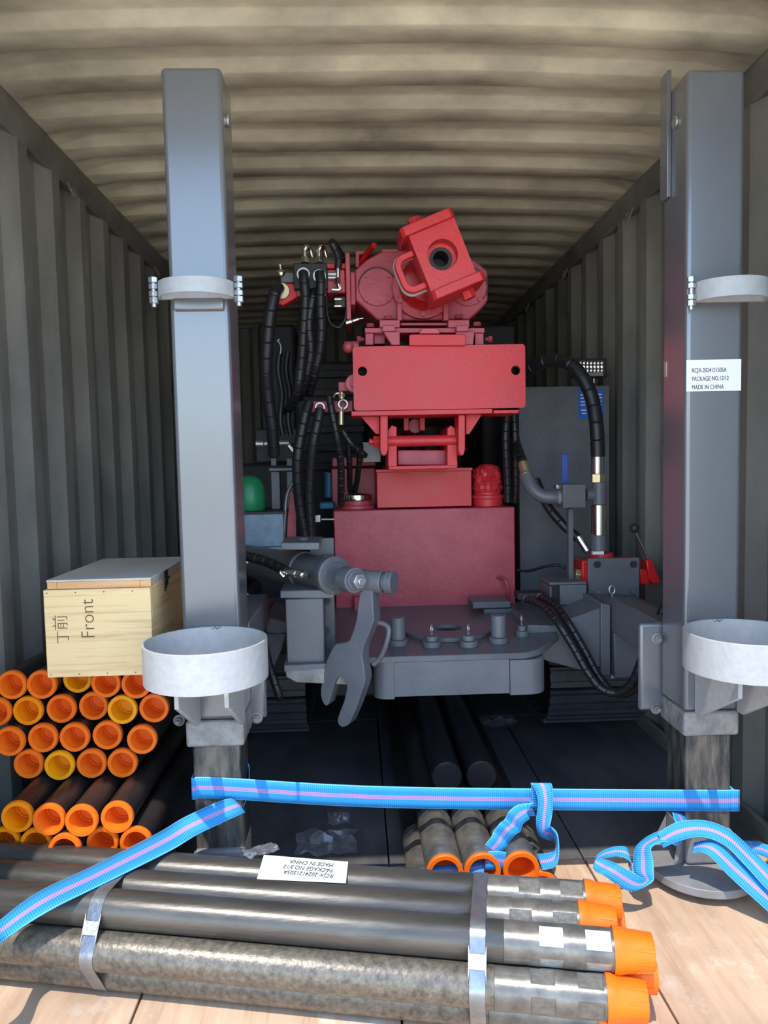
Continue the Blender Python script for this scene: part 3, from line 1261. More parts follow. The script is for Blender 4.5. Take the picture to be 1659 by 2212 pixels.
# --- red tank and upper box
YT = 3.30
b = MB()
b.bx(723, 1099, 1113, 1316, YT, .75)
tank = part('tank', b, 'red_dark', .005, label='red steel tank, broad plain front')
b = MB()
b.bx(724, 1311, 1112, 1319, YT-.012, .02)
part('tank_foot_strip', b, 'red_dark', .001)
ztk = P(918, 1099, YT).z
b = MB()
b.bx(814, 1016, 1019, 1095.5, YT+.02, .45)
part('upper_box', b, 'red', .003)
b = MB()
b.bx(812, 1012, 1021, 1019, YT+.008, .47)
part('upper_box_lip', b, 'red', .002)
# filler cap with chrome lid
c = P(770, 1092, YT+.12)
k = c.y/F
b = MB()
b.rev((c.x, c.y, ztk+.0005), (0, 0, 1), [(39*k, 0), (39*k, .016), (30*k, .018), (30*k, .038)], 36)
fc = part('filler_neck', b, 'red_dark', .002)
b = MB()
b.rev((c.x, c.y, ztk+.0385), (0, 0, 1), [(33*k, 0), (34*k, .008), (33*k, .026), (24*k, .034), (0, .036)], 36)
tag(part('filler_cap', b, 'chrome', .001, fc), 'polished metal cap')
# wrapped breather on the right
c = P(1053, 1092, YT+.10)
k = c.y/F
b = MB()
b.rev((c.x, c.y, ztk+.0005), (0, 0, 1), [(33*k, 0), (33*k, .035), (36*k, .036), (36*k, .052), (30*k, .053), (30*k, .065)], 36)
br_ = part('breather_neck', b, 'red', .002)
b = MB()
n_ = 18
prof = [(29, .066), (33, .08), (31, .095), (33, .11), (30, .125), (32, .14), (29, .155), (27, .17), (21, .183), (12, .192), (0, .196)]


def crum(kk, a, r):
    return r*(1+.20*noise.noise(V((math.cos(a)*3.2, math.sin(a)*3.2, kk*.9)))+.12*noise.noise(V((math.cos(a)*7, math.sin(a)*7, kk*1.7+5))))


b.rev((c.x, c.y, ztk), (0, 0, 1), [(p*k, h) for p, h in prof], 30, rf=crum)
tag(part('wrapped_breather', b, 'red', 0, br_, ang=8), 'glossy red film wrapped round the breather')
# arc handle and lug at the tank foot
b = MB()
b.tube([P(1075, 1248, YT-.01), P(1090, 1252, YT-.05), P(1098, 1275, YT-.06), P(1099, 1302, YT-.03)], .007, 10)
part('tank_handle', b, 'red_dark', 0)
b = MB()
b.bx(765, 1290, 775, 1338, YT-.06, .058)
part('tank_lug', b, 'red_dark', .003)
b = MB()
b.bx(1021, 1300, 1103, 1314, 3.08, .14)
part('hold_down_plate', b, 'grey', .003)
b = MB()
b.bx(1045, 1314.5, 1108, 1350, 3.10, .11)
part('hold_down_block', b, 'grey', .004)

# --- hinge between upper box and mast
YH = 3.02
b = MB()
b.pr([(838, 1008), (838, 930), (846, 918), (857, 922), (858, 1008)], YH+.03, .26)
part('hinge_cheek', b, 'red', .003)
b = MB()
b.pr([(966, 1008), (966, 926), (974, 918), (984, 926), (989, 1008)], YH+.03, .26)
part('hinge_cheek', b, 'red', .003)
b = MB()
b.bx(839, 1005.5, 988, 1013.5, YH+.03, .7)
part('hinge_base', b, 'red', .003)
b = MB()
b.pr([(859, 1005), (859, 972), (965, 972), (965, 1005)], YH+.12, .12)
part('hinge_block', b, 'red_dark', .004)
zc_ = P(912, 952, YH+.04)
b = MB()
b.cyl((P(826, 952, YH).x, YH+.04, zc_.z), (P(1003, 952, YH).x, YH+.04, zc_.z), 12*YH/F, 28)
part('hinge_pin', b, 'red', .002)
b = MB()
xl_ = P(821, 952, YH).x
b.hexn((xl_, YH+.04, zc_.z), (xl_-.026, YH+.04, zc_.z), 14*YH/F)
b.cyl((xl_-.026, YH+.04, zc_.z), (xl_-.045, YH+.04, zc_.z), 7*YH/F, 14)
part('hinge_nut', b, 'red', .002)
for a0, a1 in ((821, 838), (990, 1005)):
    b = MB()
    m_ = (a0+a1)/2
    b.pr([(a0, 896), (a1, 896), (a1, 972), (a1-3, 982), (m_, 985), (a0+3, 982), (a0, 972)], YH-.045, .12)
    part('hanger_bracket', b, 'red', .003)
b = MB()
b.pr([(776, 896), (819.5, 896), (819.5, 938), (812, 938)], YH, .02)
part('hanger_gusset', b, 'red', .002)
b = MB()
b.pr([(1041, 896), (1006.5, 896), (1006.5, 938), (1014, 938)], YH, .02)
part('hanger_gusset', b, 'red', .002)
b = MB()
b.cyl(P(897, 920, YH+.25), P(897, 920, YH+.25)+V((0, .5, 0)), .032, 24)
part('tilt_cylinder', b, 'red_dark', .003)
for a in (877, 912):
    b = MB()
    b.bx(a-5, 896, a+6, 930, YH+.2, .04)
    part('cylinder_lug', b, 'red', .002)

# --- mast front plate, with its two round holes
YF = 2.95
b = MB()
zt, zb_ = P(948, 746, YF).z, P(948, 884, YF).z
x0_, x1_ = P(763, 815, YF).x, P(1135, 815, YF).x
rc_ = .013


def rrect(x0, x1, z0, z1, r, n=5):
    o = []
    for cx_, cz_, a0 in ((x1-r, z0+r, -90), (x1-r, z1-r, 0), (x0+r, z1-r, 90), (x0+r, z0+r, 180)):
        for i in range(n+1):
            a = R(a0+90*i/n)
            o.append((cx_+r*math.cos(a), cz_+r*math.sin(a)))
    return o


def holed_plate(b, x0, x1, z0, z1, r, holes, y, dep):
    """plate in the XZ plane with real round holes (bmesh triangle fill)"""
    bm = b.bm
    loops = [rrect(x0, x1, z0, z1, r)]
    for hx, hz, hr in holes:
        loops.append([(hx+hr*math.cos(2*math.pi*i/24), hz+hr*math.sin(2*math.pi*i/24)) for i in range(24)])
    sides = []
    for yy in (y, y+dep):
        ed, vl = [], []
        for lp in loops:
            v = [bm.verts.new((p[0], yy, p[1])) for p in lp]
            vl.append(v)
            for i in range(len(v)):
                ed.append(bm.edges.new((v[i], v[(i+1) % len(v)])))
        bmesh.ops.triangle_fill(bm, use_beauty=True, use_dissolve=False, edges=ed)
        sides.append(vl)
    for k in range(len(loops)):
        n = len(loops[k])
        for i in range(n):
            j = (i+1) % n
            b.face([sides[0][k][i], sides[0][k][j], sides[1][k][j], sides[1][k][i]])


h1, h2 = P(783, 802, YF), P(1114, 800, YF)
holed_plate(b, x0_, x1_, zb_, zt, rc_, [(h1.x, h1.z, 10*YF/F), (h2.x, h2.z, 10*YF/F)], YF, .018)
part('mast_front_plate', b, 'red', 0, label='flat bright red plate with two round holes')
b = MB()
b.bx(759, 885.5, 1064, 896, YF-.008, .22)
part('mast_bottom_flange', b, 'red', .002)
b = MB()
b.bx(1066, 885.5, 1121, 893, YF-.004, .2)
part('mast_bottom_flange', b, 'red', .002)
b = MB()
b.bx(800, 756, 1100, 876, YF+.10, 1.9)
part('mast_beam', b, 'red_dark', .006)
for a in (802, 1072):
    b = MB()
    b.bx(a, 750, a+22, 882, YF+.08, .018)
    part('mast_rib', b, 'red_dark', .002)
# --- carriage above the plate
YC = 2.99
for pts_, y, d, nm in (
    ([(788, 708), (1047, 708), (1047, 719), (788, 719)], YC, .22, 'carriage_plate'),
    ([(789, 719.5), (807, 719.5), (807, 745), (789, 745)], YC+.01, .2, 'carriage_block'),
    ([(808, 719.5), (832, 719.5), (832, 743), (808, 743)], YC+.05, .12, 'carriage_block'),
    ([(1026, 719.5), (1045, 719.5), (1045, 745), (1026, 745)], YC+.01, .2, 'carriage_block'),
    ([(820, 691), (864, 691), (864, 707.5), (820, 707.5)], YC-.01, .16, 'clamp_foot'),
    ([(968, 691), (1014, 691), (1014, 707.5), (968, 707.5)], YC-.01, .16, 'clamp_foot'),
    ([(865, 697), (967, 697), (967, 703), (865, 703)], YC+.03, .08, 'cross_bar'),
    ([(826, 703), (854, 703), (854, 716), (826, 716)], YC-.04, .03, 'guide_pad'),
    ([(986, 703), (1012, 703), (1012, 716), (986, 716)], YC-.04, .03, 'guide_pad'),
    ([(828, 716.5), (864, 716.5), (864, 745), (846, 745)], YC-.045, .04, 'guide_gib'),
    ([(985, 716.5), (1026, 716.5), (1022, 745), (1006, 745), (985, 730)], YC-.03, .03, 'guide_gib'),
    ([(884, 724), (890, 722), (1000, 722), (1006, 724), (1006, 746), (884, 746)], YC-.06, .025, 'cover_strip'),
):
    b = MB()
    b.pr(pts_, y, d)
    part(nm, b, 'red' if nm == 'cover_strip' else 'red_dark', .0025)
for px, py, m_ in ((838, 691, 1), (992, 689, 1), (800, 708, 1), (1030, 705, 1)):
    c = P(px, py, YC+.06)
    b = MB()
    b.hexn(c, c+V((0, 0, .016)), .017)
    part('hex_bolt', b, 'red_dark', .001)
for px, py, sg in ((786, 733, -1), (1048, 733, 1)):
    c = P(px, py, YC+.06)
    b = MB()
    b.cyl(c, c+V((sg*.012, 0, 0)), .008, 12)
    b.hexn(c+V((sg*.012, 0, 0)), c+V((sg*.028, 0, 0)), .014)
    part('adjuster_bolt', b, 'red_dark', .001)
c = P(930, 713, YC-.012)
b = MB()
b.pr([(905, 721), (911, 709), (945, 709), (951, 721)], YC-.03, .028)
part('wrapped_nut', b, 'red_gloss', .002)
c = P(753, 748, YF+.08)
b = MB()
b.cyl(P(744, 748, YF+.06), P(775, 748, YF+.06), 11*YF/F, 20)
b.ball(P(753, 750, YF+.05), 13*YF/F, 18)
part('shaft_end', b, 'red_dark', .001)

# --- rotary head
YG = 3.06
b = MB()
oct_ = [(766, 583), (792, 560), (828, 540), (985, 540), (1030, 565), (1054, 585), (1054, 648), (1043, 664), (1013, 691), (816, 692), (790, 668), (767, 648)]
b.pr(oct_, YG, .34)
gb = part('rotary_gearbox', b, 'red_dark', .008, seg=3)
for px, py, r_ in ((815, 620, 39), (1012, 620, 39)):
    b = MB()
    b.hollow(P(px, py, YG-.002), P(px, py, YG+.001), (r_+2.2)*YG/F, r_*YG/F, 48)
    part('cover_seam', b, 'dark', 0, gb)
    b = MB()
    b.cy(px, py, r_, YG-.012, .0125, 48)
    cv = part('round_cover', b, 'red_dark', .0015, gb)
    for dx, dy in ((-24, -25), (25, -25), (-24, 26), (25, 26)):
        b = MB()
        b.cy(px+dx, py+dy, 4.6, YG-.022, .0105, 12)
        part('cover_screw', b, 'red_dark', .001, cv)
b = MB()
fcx, fcy = 914, 620
b.cy(fcx, fcy, 66, YG-.03, .0305, 56)
fl_ = part('spindle_flange', b, 'red_dark', .003, gb)
for i in range(6):
    a = R(90+60*i)
    b = MB()
    px, py = fcx+57*math.cos(a), fcy+57*math.sin(a)
    b.cy(px, py, 6.2, YG-.042, .012, 16)
    part('flange_bolt', b, 'red_dark', .001, fl_)
b = MB()
c = P(fcx, fcy, YG)
k = YG/F
b.rev((c.x, YG-.0305, c.z), (0, -1, 0), [(53*k, 0), (52*k, .03), (46*k, .05), (44*k, .112)], 40)
part('spindle', b, 'red_gloss', .002)
b = MB()
b.bx(858, 655, 868, 692, YG-.05, .049)
part('gear_rib', b, 'red_dark', .002, gb)
b = MB()
b.bx(958, 655, 969, 692, YG-.05, .049)
part('gear_rib', b, 'red_dark', .002, gb)
b = MB()
b.bx(826, 538, 860, 545, YG-.004, .1)
part('gear_lip', b, 'red_dark', .001, gb)
# swivel block, tilted
YS = 2.74
cs = P(956, 550, YS)
ang = R(21.5)
ux, uz = V((math.cos(ang), 0, math.sin(ang))), V((-math.sin(ang), 0, math.cos(ang)))
k = YS/F
hw, hh = 52*k, 62*k


def SW(a, c_, y):
    return cs+ux*(a*k)+uz*(c_*k)+V((0, y, 0))


b = MB()
bm = b.bm
nh = 40
hr = 33*k
fr_o = [(-52, -62), (52, -62), (52, 62), (-52, 62)]
ed = []
vo = [bm.verts.new(SW(p[0], p[1], 0)) for p in fr_o]
vi = [bm.verts.new(SW(33*math.cos(2*math.pi*i/nh), 33*math.sin(2*math.pi*i/nh), 0)) for i in range(nh)]
for lp in (vo, vi):
    for i in range(len(lp)):
        ed.append(bm.edges.new((lp[i], lp[(i+1) % len(lp)])))
bmesh.ops.triangle_fill(bm, use_beauty=True, edges=ed)
vb = [bm.verts.new(SW(p[0], p[1], .17)) for p in fr_o]
for i in range(4):
    b.face([vo[i], vo[(i+1) % 4], vb[(i+1) % 4], vb[i]])
b.face(vb)
# stepped bore
prev = vi
for r_, y in ((33, .055), (25, .056), (24, .11), (18, .111), (17, .165)):
    cur = [bm.verts.new(SW(r_*math.cos(2*math.pi*i/nh), r_*math.sin(2*math.pi*i/nh), y)) for i in range(nh)]
    for i in range(nh):
        b.face([prev[i], prev[(i+1) % nh], cur[(i+1) % nh], cur[i]])
    prev = cur
b.face(prev)
sw = part('swivel_block', b, 'red', 0, ang=25, label='bright red block with a round bore, tilted to one side')
b = MB()
b.rev(cs+V((0, .0565, 0)), (0, 1, 0), [(24.5*k, 0), (17.2*k, .0), (16.5*k, .10), (0, .1005)], 36, cap=False)
part('bore_liner', b, 'blackp', 0, sw)
for sg in (1, -1):
    b = MB()
    p0 = cs+uz*(sg*62.3*k)+V((0, .082, 0))-ux*(0*k)
    lo_, hi_ = (-66, 54) if sg > 0 else (-54, 66)
    b.prism([p0+ux*(q*k)+V((0, w_, 0)) for q, w_ in ((lo_+8, -.10), (hi_-8, -.10), (hi_, -.085), (hi_, .085), (hi_-8, .10), (lo_+8, .10), (lo_, .085), (lo_, -.085))], uz*(sg*21*k))
    part('swivel_flange', b, 'red', .004, sw)
    for dx in ((-22,) if sg > 0 else (28,)):
        q_ = p0+uz*(sg*21.2*k)+ux*(dx*k)-V((0, .02, 0))
        b = MB()
        b.hexn(q_, q_+uz*(sg*19*k), 16*k)
        part('hex_bolt', b, 'red', .002, sw)
b = MB()
out = [(-52.4, 40), (-72, 42), (-90, 32), (-98, 8), (-98, -22), (-88, -44), (-72, -52), (-52.4, -50)]
out = [(-52.4, 38)]+[(-76+26*math.cos(R(a)), 12+26*math.sin(R(a))) for a in range(90, 181, 15)]+[(-76+26*math.cos(R(a)), -22+26*math.sin(R(a))) for a in range(180, 271, 15)]+[(-52.4, -48)]
inn = [(-52.4, 24)]+[(-74+14*math.cos(R(a)), 10+14*math.sin(R(a))) for a in range(90, 181, 15)]+[(-74+14*math.cos(R(a)), -20+14*math.sin(R(a))) for a in range(180, 271, 15)]+[(-52.4, -34)]
b.prism([SW(p[0], p[1], .03) for p in out+inn[::-1]], (0, .03, 0))
part('lifting_handle', b, 'red', .004, sw)
b = MB()
out2 = [(p[0]*1.0-(2.5 if p[0] < -53 else 0), p[1]*1.08) for p in out]
b.prism([SW(p[0], p[1], .062) for p in out2+inn[::-1]], (0, .012, 0))
tag(part('handle_backing', b, 'grey_light', .002, sw), 'unpainted pale backing plate')

# --- left side of the head: motor bracket, valve block, fittings
YV = 3.0
b = MB()
b.bx(747, 545, 757, 690, YV, .3)
part('motor_bracket', b, 'red_dark', .003)
b = MB()
b.bx(757.5, 588, 767, 658, YV+.04, .2)
part('motor_spacer', b, 'red_dark', .002)
b = MB()
b.pr([(768, 542), (800, 542), (800, 549), (776, 549), (776, 577), (768, 577)], YV+.1, .1)
part('guard_bracket', b, 'red_dark', .002)
b = MB()
b.tube([P(781, 565, YV+.12), P(795, 545, YV+.08), P(808, 530, YV+.02)], .012, 14)
part('red_hose_stub', b, 'red_gloss', 0)
for i, (a0, b0, a1, b1, m_, d) in enumerate(((704, 568, 746, 580, 'red_gloss', .2), (706, 582, 745, 632, 'red_dark', .16), (606, 588, 636, 610, 'grey', .1), (634, 568, 707, 624, 'blackp', .16), (640, 625, 705, 640, 'red_dark', .1), (722, 640, 746, 664, 'blackp', .12))):
    b = MB()
    b.bx(a0, b0, a1, b1, YV+(.0 if i != 3 else -.03), d)
    part('valve_block', b, m_, .004)
b = MB()
b.pr([(605, 612), (634, 612), (648, 632), (646, 640), (610, 660), (600, 655)], YV+.01, .05)
part('valve_arm', b, 'red', .004)
b = MB()
b.cy(608, 628, 17, YV-.01, .022, 28)
part('arm_boss', b, 'brass', .002)
for px in (659, 690):
    c0, c1 = P(px, 568, YV+.02), P(px, 540, YV+.02)
    b = MB()
    hgt = (c1-c0).length
    b.hexn(c0, c0+V((0, 0, hgt*.22)), 10*YV/F)
    b.hexn(c0+V((0, 0, hgt*.26)), c0+V((0, 0, hgt*.45)), 8.5*YV/F)
    b.cyl(c0+V((0, 0, hgt*.2)), c0+V((0, 0, hgt)), 5*YV/F, 16)
    b.tube([c1, c1+V((.006, 0, .012)), c1+V((.018, .015, .008)), c1+V((.026, .03, -.02))], 5.2*YV/F, 12)
    part('elbow_fitting', b, 'chrome', .001)
for px, py in ((655, 592), (690, 596)):
    b = MB()
    c = P(px, py, YV-.045)
    b.hollow(c, c+V((0, .014, 0)), 14*YV/F, 10*YV/F, 24)
    part('hose_collar', b, 'steel', .001)
b = MB()
b.ball(P(607, 591, YV-.005), 9.5*YV/F, 18)
b.cyl(P(606, 582, YV), P(605, 570, YV), 3*YV/F, 10)
b.ball(P(605, 573, YV), 4.5*YV/F, 12)
part('grease_nipple', b, 'chrome', 0)
b = MB()
b.cyl(P(730, 575, YV-.02), P(730, 600, YV-.02), 5*YV/F, 14)
b.hexn(P(729, 602, YV-.02), P(729, 613, YV-.02), 7*YV/F)
b.cyl(P(731, 614, YV-.02), P(733, 622, YV-.02), 4.5*YV/F, 12)
b.tube([P(734, 616, YV-.02), P(733, 625, YV-.02), P(717, 625, YV-.02)], 4*YV/F, 10)
part('straight_fitting', b, 'chrome', .001)
for py in (646, 661):
    b = MB()
    b.bx(722, py-2, 738, py+2, YV-.012, .011)
    part('clip_strip', b, 'brass', .001)
for px, py in ((712, 592), (712, 600)):
    b = MB()
    b.cyl(P(px-4, py, YV-.02), P(px+14, py, YV-.02), 4*YV/F, 12)
    part('small_fitting', b, 'steel', .001)
hose([(730, 580), (731, 560), (722, 535), (717, 525), (722, 528, 3.1), (745, 565, 3.2)], 8, YV-.02, 'hose')
hose([(603, 622, 3.0), (594, 632, 2.97), (586, 665, 2.96), (579, 720, 2.97), (575, 790, 3.0), (578, 850, 3.05), (588, 925, 3.1), (592, 985, 3.15)], 13.5, YV, 'hose')
hose([(655, 588, 2.94), (657, 606, 2.93), (659, 650, 2.95), (655, 720, 2.97), (650, 790, 3.0), (640, 850, 3.05), (620, 890, 3.3)], 10.5, YV)
hose([(690, 588, 2.94), (693, 610, 2.93), (692, 660, 2.95), (694, 710, 2.97), (690, 760, 3.0), (678, 810, 3.05), (668, 850, 3.2)], 10.5, YV)
hose([(682, 628, 2.98), (674, 648, 2.96), (667, 700, 2.97), (671, 760, 3.0), (660, 820, 3.05), (648, 860, 3.2)], 9.5, YV)
hose([(706, 640), (706, 672), (714, 698), (732, 707), (745, 690), (748, 668)], 2.4, YV, 'thin_hose', 'black', False)
b = MB()
b.cyl(P(747, 698, YV), P(760, 694, YV), 6*YV/F, 14)
b.cyl(P(761, 694, YV), P(775, 689, YV), 4*YV/F, 12)
b.cyl(P(775, 689, YV), P(785, 687, YV), 1.6*YV/F, 8)
part('loose_coupling', b, 'chrome', .001)
hose([(604, 733), (600, 737), (604, 741), (607, 752), (606, 764)], 1.6, 3.2, 'hook_chain', 'steel', False)
for a, m_ in ((603, 'black'), (620, 'black')):
    hose([(a+2, 760, 3.25), (a-2, 800, 3.25), (a+6, 850, 3.25), (a+2, 905, 3.25), (a+8, 940, 3.25)], 6, 3.25, 'cable', m_, False)

# --- second valve station beside the mast
b = MB()
b.bx(672, 866, 762, 890, 3.12, .08)
mf = part('manifold', b, 'red_dark', .003)
b = MB()
b.bx(731, 825, 758, 845, 3.05, .06)
part('pilot_valve', b, 'red_dark', .003)
b = MB()
b.cy(766, 828, 20, 2.99, .04, 32)
part('valve_wheel', b, 'red_dark', .003)
b = MB()
b.cy(766, 828, 9, 2.975, .0148, 20)
part('wheel_hub', b, 'red_dark', .002)
for px, y0, y1 in ((738, 848, 862), (737, 880, 918)):
    b = MB()
    b.cyl(P(px, y0, 3.02), P(px, y1, 3.02), 5.5*3.02/F, 14)
    b.hexn(P(px, y0+3, 3.02), P(px, y0+9, 3.02), 8*3.02/F)
    part('straight_fitting', b, 'brass', .001)
for px, py in ((691, 880), (741, 873)):
    b = MB()
    c = P(px, py, 3.08)
    b.hollow(c, c+V((0, .012, 0)), 11*3.08/F, 8*3.08/F, 24)
    part('hose_collar', b, 'steel', .001)
b = MB()
b.tube([P(720, 858, 3.04), P(725, 851, 3.03), P(733, 849, 3.03)], 2.2*3/F, 8)
b.hexn(P(733, 849, 3.03), P(740, 849, 3.03), 4.5*3/F)
part('elbow_fitting', b, 'brass', 0)
hose([(691, 884, 3.06), (688, 905, 3.05), (677, 955, 3.06), (670, 1020, 3.1), (668, 1080, 3.13), (672, 1160, 3.16)], 11, 3.06)
hose([(668, 868, 3.1), (657, 905, 3.08), (644, 975, 3.08), (642, 1030, 3.1), (647, 1090, 3.13), (660, 1165, 3.16)], 11, 3.08)
hose([(711, 857, 3.06), (717, 890, 3.05), (728, 945, 3.06), (736, 1000, 3.12), (737, 1060, 3.2), (737, 1090, 3.28)], 8, 3.06)
hose([(740, 930, 3.1), (756, 955, 3.1), (770, 968, 3.12), (790, 985, 3.16)], 6.5, 3.1)
hose([(752, 950, 3.2), (755, 1000, 3.25), (756, 1050, 3.42), (760, 1068, 3.5)], 6.5, 3.2)
hose([(779, 960, 3.2), (776, 1000, 3.25), (770, 1045, 3.42), (764, 1068, 3.5)], 6.5, 3.2)
b = MB()
b.cyl(P(737, 1070, 3.28), P(737, 1094, 3.28), 7*3.28/F, 16)
part('hose_ferrule', b, 'steel', .001)
b = MB()
b.bx(784, 955, 822, 998, 3.24, .012)
part('hose_bracket', b, 'plate', .002)
b = MB()
b.bx(717, 1011, 812, 1130, 3.62, .5)
part('rear_tank', b, 'red_dark', .006)
b = MB()
b.bx(717, 987, 812, 1008, 3.64, .5)
part('rear_tank_lid', b, 'red_dark', .006)
# --- engine and hydraulics deep behind
for nm, a in (('engine_cover', (560, 700, 640, 1000, 4.3, .9)), ('engine_block', (640, 780, 790, 1180, 4.2, 1.2)), ('radiator', (1040, 700, 1118, 1100, 4.3, .8)), ('oil_cooler', (505, 1000, 650, 1320, 4.2, .9))):
    b = MB()
    b.bx(*a)
    part(nm, b, 'dark', .02)
for i in range(6):
    b = MB()
    b.bx(645, 800+i*40, 788, 815+i*40, 4.16, .03)
    part('cooling_fin', b, 'dark', .004)
b = MB()
b.cyl(P(553, 959, 3.3), P(570, 959, 3.3), 7.5*3.3/F, 18)
b.cyl(P(571, 959, 3.3), P(625, 957, 3.3), 6.5*3.3/F, 18)
part('cylinder_rod', b, 'steel', .001)
b = MB()
b.cyl(P(624, 962, 3.28), P(640, 985, 3.28), 11*3.28/F, 20, r1=7*3.28/F)
part('polished_cone', b, 'chrome', .001)
b = MB()
b.bx(550, 925, 645, 1000, 3.45, .2)
part('cylinder_housing', b, 'dark', .01)
b = MB()
b.bx(581, 1011, 640, 1017, 3.32, .1)
part('bracket_shelf', b, 'grey', .001)
for a in (588, 622):
    b = MB()
    b.bx(a-2, 1018, a+17, 1105, 3.36, .06)
    part('bracket_leg', b, 'grey', .003)
    b = MB()
    b.bx(a-3, 990, a+9, 1006, 3.36, .04)
    part('bracket_pad', b, 'grey', .002)
b = MB()
b.tube([P(634, 1040, 3.2), P(620, 1070, 3.2), P(615, 1120, 3.2), P(611, 1185, 3.2)], .008, 12)
part('guard_rail', b, 'post', 0)
b = MB()
b.pr([(634, 1045), (640, 1060), (640, 1190), (618, 1190), (621, 1120), (626, 1075)], 3.22, .012)
part('guard_sheet', b, 'red_dark', .002)
b = MB()
b.bx(500, 1108, 612, 1182, 3.16, .3)
tr_ = part('side_tray', b, 'tray', .004, label='pale blue grey sheet metal tray')
b = MB()
b.bx(500, 1106, 614, 1111, 3.15, .32)
part('tray_rim', b, 'dark', .001, tr_)
b = MB()
b.bx(500, 1183, 640, 1190, 3.16, .3)
part('side_beam', b, 'steel', .002)
b = MB()
b.bx(690, 1085, 722, 1100, 3.5, .1)
part('blue_motor', b, 'bluepaint', .006)
b = MB()
b.cyl(P(710, 1020, 3.66), P(710, 1075, 3.66), 10*3.66/F, 20)
part('blue_filter', b, 'bluepaint', .004)
b = MB()
b.cyl(P(694, 1122, 3.3), P(723, 1122, 3.3), 2.2*3.3/F, 10)
b.bx(681, 1113, 692, 1128, 3.28, .03)
part('drain_tap', b, 'steel', .001)

# --- swing motor with fork wrench
p0, p1 = P(560, 1215, 2.86), P(738, 1246, 2.37)
d = (p1-p0).normalized()
L = (p1-p0).length
k = 2.38/F
b = MB()
b.rev(p0, d, [(36*k, -.15), (41*k, -.148), (41*k, L*.52), (45*k, L*.525), (45*k, L*.60), (40*k, L*.605), (37*k, L*.80), (37*k, L*.87)], 44)
mo = part('swing_motor', b, 'grey', .002, label='grey cylindrical rotary actuator')
b = MB()
b.rev(p0+d*(L*.871), d, [(42*k, 0), (43*k, .006), (43*k, L*.06), (40*k, L*.064), (30*k, L*.065), (30*k, L*.075), (22*k, L*.076)], 44)
part('end_collar', b, 'grey', .002, mo)
pe = P(757, 1252, 2.31)
b = MB()
b.cyl(pe-d*.03, pe+d*.028, 27*k, 32)
b.cyl(pe+d*.028, pe+d*.034, 21*k, 28)
part('shaft_stub', b, 'grey', .002, mo)
q0 = pe+d*.0345
b = MB()
b.hexn(q0, q0+d*.022, 17*k)
b.cyl(q0+d*.022, q0+d*.034, 9*k, 18)
tag(part('shaft_nut', b, 'steel', .002, mo), 'steel nut on the shaft end')
# arm
nrm = V((-.44, -.90, 0)).normalized()
tdir = V((.90, -.44, 0))
pc = P(790, 1270, 2.30)


def onp(px, py, off=0):
    r = ray(px, py)
    c0 = pc-nrm*off
    t = (c0-CAM).dot(nrm)/r.dot(nrm)
    return CAM+r*t


o_, sc3 = (500, 1130), 2.242
prof_ = [(690, 250), (668, 268), (640, 300), (620, 345), (612, 400), (605, 465), (590, 520), (570, 572), (545, 580), (505, 585), (486, 610), (462, 660), (445, 730), (432, 800), (431, 835), (440, 868), (455, 886), (466, 882), (486, 822), (500, 770), (510, 750), (525, 742), (545, 755), (556, 778), (558, 800), (545, 860), (518, 930), (512, 955), (518, 978), (535, 990), (556, 984), (572, 970), (610, 880), (640, 790), (648, 755), (640, 690), (632, 640), (640, 595), (668, 530), (690, 470), (686, 420), (682, 330), (694, 285), (704, 258)]
b = MB()
b.prism([onp(o_[0]+a/sc3, o_[1]+c_/sc3) for a, c_ in prof_], -nrm*.052)
arm = part('fork_wrench', b, 'grey', .003, ang=30, label='thick grey open ended fork wrench arm')
ph = onp(797, 1256, .026)
b = MB()
b.cyl(ph-tdir*.032, ph+tdir*.05, 24*k, 32)
part('arm_boss', b, 'grey', .003, arm)
b = MB()
e0 = ph+tdir*.0505
b.rev(e0, tdir, [(19*k, 0), (19*k, .012), (25*k, .0125), (25*k, .034), (23*k, .037)], 32)
part('boss_cap', b, 'grey', .002, arm)
b = MB()
b.tube([P(818, 1345, 2.34), P(833, 1350, 2.33), P(840, 1362, 2.32), P(834, 1392, 2.32), P(822, 1420, 2.33), P(806, 1436, 2.34)], .0085, 12)
part('arm_handle', b, 'grey', 0, arm)
# hydraulic hose to the motor
hose([(505, 1195, 2.65), (540, 1203, 2.58), (580, 1215, 2.52), (622, 1236, 2.42)], 10.5, 2.7, n=10)
b = MB()
pA, pB = P(620, 1237, 2.41), P(668, 1244, 2.34)
dd = (pB-pA).normalized()
LL = (pB-pA).length
b.rev(pA, dd, [(8*k, 0), (8*k, LL*.25), (10*k, LL*.26), (10*k, LL*.42), (7*k, LL*.43), (7*k, LL*.55), (10*k, LL*.56), (10*k, LL*.75), (6*k, LL*.76), (6*k, LL)], 6)
b.tube([P(615, 1235, 2.41), P(606, 1236, 2.40), P(613, 1246, 2.40)], 4*k, 10)
part('elbow_fitting', b, 'chrome', .001)
b = MB()
b.bx(520, 1208, 537, 1218, 2.72, .02)
part('small_fitting', b, 'brass', .002)
